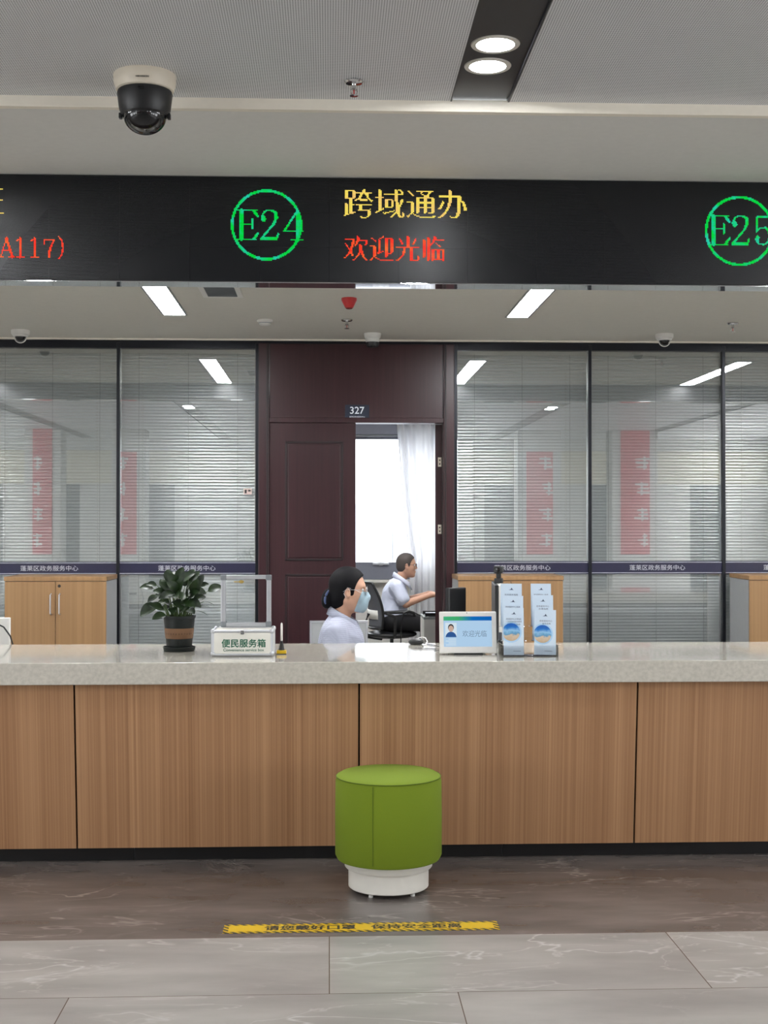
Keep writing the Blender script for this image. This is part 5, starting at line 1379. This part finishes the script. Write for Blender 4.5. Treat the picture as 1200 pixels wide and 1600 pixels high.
# hair: cap, bun, clip
g = Field(tuple(O + arr(-0.17, -0.12, -0.14)), tuple(O + arr(0.15, 0.12, 0.15)), 0.0045)
g.ell(O + arr(-0.002, 0, 0.022), (0.103, 0.085, 0.100), 0.0); g.ell(O + arr(-0.035, 0, -0.035), (0.058, 0.070, 0.062), 0.03); g.ell(O + arr(-0.058, 0, -0.062), (0.046, 0.060, 0.050), 0.03)
g.ell(O + arr(0.102, 0, -0.030), (0.070, 0.13, 0.100), 0.010, (0, R(-6), 0), 'sub'); g.ell(O + arr(0.040, 0, -0.095), (0.05, 0.1, 0.062), 0.012, None, 'sub')
for q in (-1, 1): g.ell(O + arr(0.010, q * 0.088, -0.024), (0.021, 0.020, 0.030), 0.008, None, 'sub')
hr = g.build('hair', M['hair'], wo, 1)
g = Field(tuple(O + arr(-0.19, -0.09, -0.15)), tuple(O + arr(0.0, 0.09, 0.06)), 0.0045)
g.ell(O + arr(-0.106, 0, -0.052), (0.036, 0.052, 0.058), 0.0, (0, R(14), 0)); g.cone(O + arr(-0.06, 0, -0.04), O + arr(-0.1, 0, -0.05), 0.034, 0.034, 0.02)
g.ell(O + arr(-0.112, -0.03, -0.07), (0.026, 0.028, 0.034), 0.012)
bn = g.build('bun', M['hair'], hr, 1)
MB().tube([tuple(O + arr(-0.098 - 0.020 * math.sin(t), -0.056 - 0.004 * math.sin(t), -0.005 - 0.034 * t)) for t in np.linspace(0, 2.2, 9)], [0.003, 0.005, 0.006, 0.006, 0.006, 0.006, 0.006, 0.005, 0.003], 10).build('hair_clip', M['clip'], hr, 180)
# mask with loops
g = Field(tuple(O + arr(-0.02, -0.09, -0.15)), tuple(O + arr(0.15, 0.09, 0.03)), 0.004)
head_shape(g, O, 0.007, False, False, False)
g.cone(O + arr(0.094, 0, -0.012), O + arr(0.104, 0, -0.045), 0.013, 0.020, 0.02); g.ell(O + arr(0.084, 0, -0.075), (0.026, 0.036, 0.036), 0.02)
g.half(O + arr(0.062, 0, -0.057), (-0.93, 0, 0.375)); g.half(O + arr(0.09, 0, -0.014), (0.15, 0, 1)); g.half(O + arr(0.06, 0, -0.125), (-0.25, 0, -1))
mk = g.build('face_mask', M['mask'], wo, 1)
for q in (-1, 1):
    MB().tube([tuple(O + arr(0.078, q * 0.052, -0.020)), tuple(O + arr(0.045, q * 0.070, -0.002)), tuple(O + arr(0.006, q * 0.087, 0.010)), tuple(O + arr(-0.014, q * 0.086, -0.022)), tuple(O + arr(0.004, q * 0.071, -0.056)), tuple(O + arr(0.05, q * 0.046, -0.104))], 0.0012, 6).build('ear_loop', M['wplast'], mk, 180)
eyes(O, wo, M['hair']); spectacles(O, wo, M['alu'], 0.0009, 0.021)

# ---------------------------------------------------------------- office chairs
def office_chair(loc, rz, label, seat_z, back_top, lean=0.14, bw=0.44, arms=True):
    t = thing('office_chair', label, 'chair', loc, rz, 'mesh-backed office chairs')
    g = Field((-0.27, -0.27, seat_z - 0.12), (0.29, 0.27, seat_z + 0.04), 0.008)
    g.ell((0, 0, seat_z - 0.045), (0.25, 0.24, 0.045), 0.0); g.half((0, 0, seat_z - 0.002), (0, 0, 1)); g.half((0, 0, seat_z - 0.08), (0, 0, -1))
    g.build('seat', M['black'], t, 2)
    z0 = seat_z + 0.02
    n = 14; vv, ff = [], []
    def bp(u, v):
        z = z0 + (back_top - z0) * v; y = (u - 0.5) * bw * (1 - 0.25 * (v - 0.45) ** 2 * 2)
        x = -0.215 - lean * v ** 1.3 + 0.030 * math.sin(math.pi * v) + 0.06 * (2 * u - 1) ** 2
        return (x, y, z)
    for j in range(n + 1):
        for i in range(n + 1): vv.append(bp(i / n, j / n))
    for j in range(n):
        for i in range(n): a = j * (n + 1) + i; ff.append((a, a + 1, a + n + 2, a + n + 1))
    me = bpy.data.meshes.new('backrest'); me.from_pydata(vv, [], ff); bk = link('backrest', me, M['chairmesh'], t, 180)
    mo = bk.modifiers.new('thick', 'SOLIDIFY'); mo.thickness = 0.008
    per = [bp(i / 20, 0) for i in range(21)] + [bp(1, j / 20) for j in range(1, 21)] + [bp(1 - i / 20, 1) for i in range(1, 21)] + [bp(0, 1 - j / 20) for j in range(1, 21)]
    MB().tube(per, 0.014, 8).build('back_frame', M['black'], bk, 180)
    l_ = MB()
    vv = [tuple(Vector(bp(0.12 + 0.76 * i / 8, v)) + Vector((-0.014, 0, 0))) for v in (0.20, 0.40) for i in range(9)]
    l_.raw(vv, [(i, i + 1, i + 10, i + 9) for i in range(8)])
    lo_ = l_.build('lumbar_support', M['wplast'], bk, 180); mo = lo_.modifiers.new('thick', 'SOLIDIFY'); mo.thickness = 0.012
    MB().tube([(-0.1, 0, seat_z - 0.085), (-0.26, 0, seat_z - 0.06), (-0.275, 0, seat_z + 0.06), (-0.235 , 0, z0 + 0.14)], [0.022, 0.022, 0.02, 0.016], 10).build('back_bracket', M['black'], t, 180)
    if arms:
        for q in (-1, 1):
            MB().tube([(-0.05, q * 0.235, seat_z - 0.06), (-0.05, q * 0.285, seat_z - 0.03), (-0.05, q * 0.29, seat_z + 0.14), (-0.13, q * 0.285, seat_z + 0.175), (-0.16, q * 0.28, seat_z + 0.185), (0.10, q * 0.28, seat_z + 0.19), (0.14, q * 0.28, seat_z + 0.175), (0.145, q * 0.28, seat_z + 0.14)], 0.016, 8).build('armrest', M['black'], t, 180)
    MB().lathe([(0.026, 0.10), (0.026, 0.27), (0.017, 0.272), (0.017, seat_z - 0.082), (0.06, seat_z - 0.081)], n=20).build('gas_lift', M['black'], t)
    for k in range(5):
        a = R(72 * k + 20); c, s_ = math.cos(a), math.sin(a)
        MB().tube([(0.02 * c, 0.02 * s_, 0.115), (0.17 * c, 0.17 * s_, 0.095), (0.295 * c, 0.295 * s_, 0.07)], [0.024, 0.018, 0.013], 8).build('base_arm', M['black'], t, 180)
        cb = MB(); cb.lathe([(0.004, -0.022), (0.026, -0.022), (0.026, -0.006), (0.012, -0.005), (0.012, 0.005), (0.026, 0.006), (0.026, 0.022), (0.004, 0.022)], (0, 0, 0), 16, 'Y')
        cb.move(Matrix.Translation((0.285 * c, 0.285 * s_, 0.0262)) @ Matrix.Rotation(a + R(60), 4, 'Z')).build('caster', M['black'], t)
    return t
office_chair((base.x - 0.0, Yw, 0), R(-6), 'dark office chair carrying the masked woman, hidden below the counter top', 0.455, 0.79, 0.05, 0.40, False)

# ---------------------------------------------------------------- the seated man
Ym = 12.95
bm_ = at(612, 822, Ym)
ma = thing('person', 'man with glasses and short hair in pale shirt typing in the inner room', 'person', (bm_.x, Ym, 0), R(0))
O = arr(0.140, 0, 1.072)
f = Field((-0.20, -0.30, 0.0), (0.66, 0.30, 1.21), 0.0055)
f.ell((-0.01, 0, 0.53), (0.125, 0.165, 0.115), 0.0); f.ell((0.02, 0, 0.66), (0.115, 0.150, 0.14), 0.05); f.ell((0.035, 0, 0.78), (0.110, 0.160, 0.125), 0.05)
f.cone((0.035, -0.125, 0.865), (0.035, 0.125, 0.865), 0.05, 0.05, 0.05)
f.cone((0.06, 0, 0.86), (0.125, 0, 1.01), 0.054, 0.052, 0.035)
legs(f, (0.0, 0.52), (0.36, 0.49), (0.33, 0.075), (0.085, 0.06, 0.038), 0.10)
for q in (-1, 1):
    f.cone((0.315, q * 0.110, 0.045), (0.46, q * 0.12, 0.03), 0.036, 0.028, 0.02)
    sh = arr(0.04, q * 0.175, 0.86); el = arr(0.13, q * 0.205, 0.70); wr = arr(0.375, q * 0.125, 0.780)
    f.cone(sh, el, 0.048, 0.038, 0.035); f.cone(el, wr, 0.039, 0.025, 0.02)
    hand(f, wr, (1, -q * 0.2, 0.02), (0, 0, 1), -q, 0.30, 1.0)
head_shape(f, O)
f.build('body', M['skinm'], ma, 1)
g = Field((-0.22, -0.32, 0.45), (0.30, 0.32, 1.0), 0.005); e = 0.013
g.ell((-0.01, 0, 0.58), (0.130 + e, 0.165 + e, 0.115), 0.0); g.ell((0.022, 0, 0.66), (0.122 + e, 0.152 + e, 0.14), 0.05); g.ell((0.032, 0, 0.78), (0.114 + e, 0.160 + e, 0.125), 0.05)
g.cone((0.035, -0.128, 0.863), (0.035, 0.128, 0.863), 0.052 + e, 0.052 + e, 0.05)
g.cone((0.06, 0, 0.87), (0.085, 0, 0.935), 0.068, 0.064, 0.03)
for q in (-1, 1):
    g.cone((0.04, q * 0.175, 0.86), (0.098, q * 0.197, 0.745), 0.054 + e, 0.056 + e, 0.035)
g.half((0, 0, 0.555), (0, 0, -1)); g.half((0.085, 0, 0.932), (0.55, 0, 1.0))
g.build('shirt', M['shirtm'], ma, 1)
vv, ff = [], []
for i in range(n_ + 1):
    a = R(12) + (2 * math.pi - R(24)) * i / n_
    front = max(0, math.cos(a)) ** 2
    for r_, z_ in ((0.0635, 0.0), (0.0615, 0.034 - 0.012 * front), (0.070, 0.032 - 0.016 * front), (0.086 + 0.012 * front, -0.012 - 0.055 * front)):
        vv.append((0.088 + r_ * math.cos(a) + 0.020 * front, r_ * math.sin(a), 0.925 + z_ - 0.042 * math.cos(a)))
for i in range(n_):
    for k in range(3): q = 4 * i + k; ff.append((q, q + 1, q + 5, q + 4))
me = bpy.data.meshes.new('collar'); me.from_pydata(vv, [], ff); co = link('collar', me, M['shirtm'], ma, 180)
so = co.modifiers.new('cloth', 'SOLIDIFY'); so.thickness = 0.003
g = Field((-0.2, -0.26, 0.05), (0.5, 0.26, 0.62), 0.006)
g.ell((-0.01, 0, 0.525), (0.138, 0.176, 0.115), 0.0); g.cone((-0.01, 0, 0.54), (-0.005, 0, 0.575), 0.128, 0.132, 0.03, (1, 1.28, 1)); legs(g, (0.0, 0.52), (0.36, 0.49), (0.33, 0.10), (0.094, 0.070, 0.060), 0.10)
g.half((0, 0, 0.09), (0, 0, -1)); g.half((0, 0, 0.588), (0, 0, 1)); g.build('trousers', M['pants'], ma, 1)
for q in (-1, 1):
    s_ = Field((0.22, -0.2, -0.02), (0.56, 0.2, 0.13), 0.006)
    s_.cone((0.305, q * 0.110, 0.045), (0.475, q * 0.121, 0.032), 0.043, 0.036, 0.0); s_.half((0, 0, 0.001), (0, 0, -1)); s_.half((0.33, 0, 0.09), (-0.4, 0, 1))
    s_.build('shoe', M['shoe'], ma, 1)
g = Field(tuple(O + arr(-0.12, -0.11, -0.12)), tuple(O + arr(0.13, 0.11, 0.14)), 0.0045)
g.ell(O + arr(-0.002, 0, 0.024), (0.097, 0.080, 0.093), 0.0); g.ell(O + arr(-0.03, 0, -0.03), (0.062, 0.068, 0.055), 0.03)
g.ell(O + arr(0.088, 0, -0.035), (0.060, 0.10, 0.098), 0.012, (0, R(-16), 0), 'sub'); g.ell(O + arr(0.02, 0, -0.095), (0.06, 0.1, 0.06), 0.012, None, 'sub')
for q in (-1, 1): g.ell(O + arr(0.008, q * 0.088, -0.020), (0.024, 0.022, 0.030), 0.008, None, 'sub')
g.build('hair', M['hairg'], ma, 1)
eyes(O, ma, M['hairg']); spectacles(O, ma, M['black'], 0.0016, 0.018)
office_chair((bm_.x + 0.0, Ym, 0), R(14), 'black mesh office chair under the man typing in the inner room', 0.435, 0.90, 0.10, 0.44, True)

# ---------------------------------------------------------------- the man's desk and what is by it
a = at(664, 940, 12.55)
t = thing('inner_desk', 'white desk the man types at, cut off by the door frame', 'desk', (a.x + 0.85, 13.0, 0))
MB().box(-0.62, 0.80, -0.62, 0.62, 0.70, 0.725, 0.003).build('desk_top', M['white'], t, 0)
for x in (-0.2, 0.76):
    for y in (-0.56, 0.56): MB().box(x - 0.025, x + 0.025, y - 0.025, y + 0.025, 0, 0.70).build('leg', M['alu'], t, 0)
kx = ma.location.x + 0.50
k_ = thing('keyboard', 'black keyboard under the hands of the typing man', 'keyboard', (kx + 0.02, Ym, 0.725))
MB().box(-0.065, 0.065, -0.21, 0.21, 0.0, 0.016, 0.004).build('case', M['black'], k_, 0)
b = MB()
for i in range(5):
    for j in range(15): b.box(-0.055 + 0.022 * i, -0.038 + 0.022 * i, -0.20 + 0.0268 * j, -0.178 + 0.0268 * j, 0.0162, 0.02)
b.build('keys', mat('key_grey', S(54, 55, 58), 0.5), k_, 0)
# tower and low grey cabinet seen just inside the doorway
p = at(672, 950, 12.2)
t = thing('computer_tower', 'black computer tower on the floor of the inner room by the door frame', 'computer', (a.x + 0.36, 12.7, 0))
MB().box(-0.10, 0.10, -0.2, 0.2, 0.012, 0.44, 0.005).build('case', M['black'], t, 0)
for x in (-0.08, 0.08): MB().box(x - 0.015, x + 0.015, -0.19, 0.19, 0.0, 0.012).build('foot', M['black'], t, 0)
Yc = 10.3; a0 = at(662.5, 964, Yc)
t = thing('grey_cabinet', 'low grey cabinet just inside the open doorway, right edge', 'cabinet', (a0.x + 0.35, Yc, 0)); Hc = at(670, 964, Yc).z
MB().box(-0.35, 0.35, 0.0, 0.4, 0.02, Hc - 0.02, 0.002).build('body', M['wplast'], t, 0)
MB().box(-0.352, 0.352, -0.003, 0.402, Hc - 0.0198, Hc, 0.002).build('top', M['grey'], t, 0)
MB().box(-0.34, 0.34, 0.03, 0.38, 0.0, 0.0198).build('plinth', M['black'], t, 0)
t = thing('document_tray', 'dark document tray on top of the low grey cabinet in the doorway', 'tray', (a0.x + 0.13, Yc + 0.15, Hc))
b = MB(); b.box(-0.12, 0.12, -0.13, 0.13, 0.0, 0.006, 0.002); b.box(-0.12, 0.12, -0.13, -0.126, 0.006, 0.03); b.box(-0.12, 0.12, 0.126, 0.13, 0.006, 0.03); b.box(0.116, 0.12, -0.126, 0.126, 0.006, 0.03)
b.build('tray_body', M['black'], t, 0)
MB().box(-0.10, 0.11, -0.11, 0.11, 0.0065, 0.02).build('papers', M['paper'], t, 0)
t = thing('hanging_cable', 'black cable sagging from the grey cabinet towards the chair armrest', 'cable', (a0.x - 0.012, Yc + 0.1, 0))
pts = [(662, 964), (655, 962), (650, 957), (645, 955), (640, 957)]
MB().tube([(-0.006, 0.02, Hc + 0.002), (-0.03, 0.03, Hc + 0.012), (-0.06, 0.04, Hc + 0.03), (-0.10, 0.04, Hc + 0.04), (-0.14, 0.05, Hc + 0.02), (-0.16, 0.06, Hc - 0.1), (-0.16, 0.07, 0.005)], 0.005, 8).build('cord', M['wire'], t, 180)
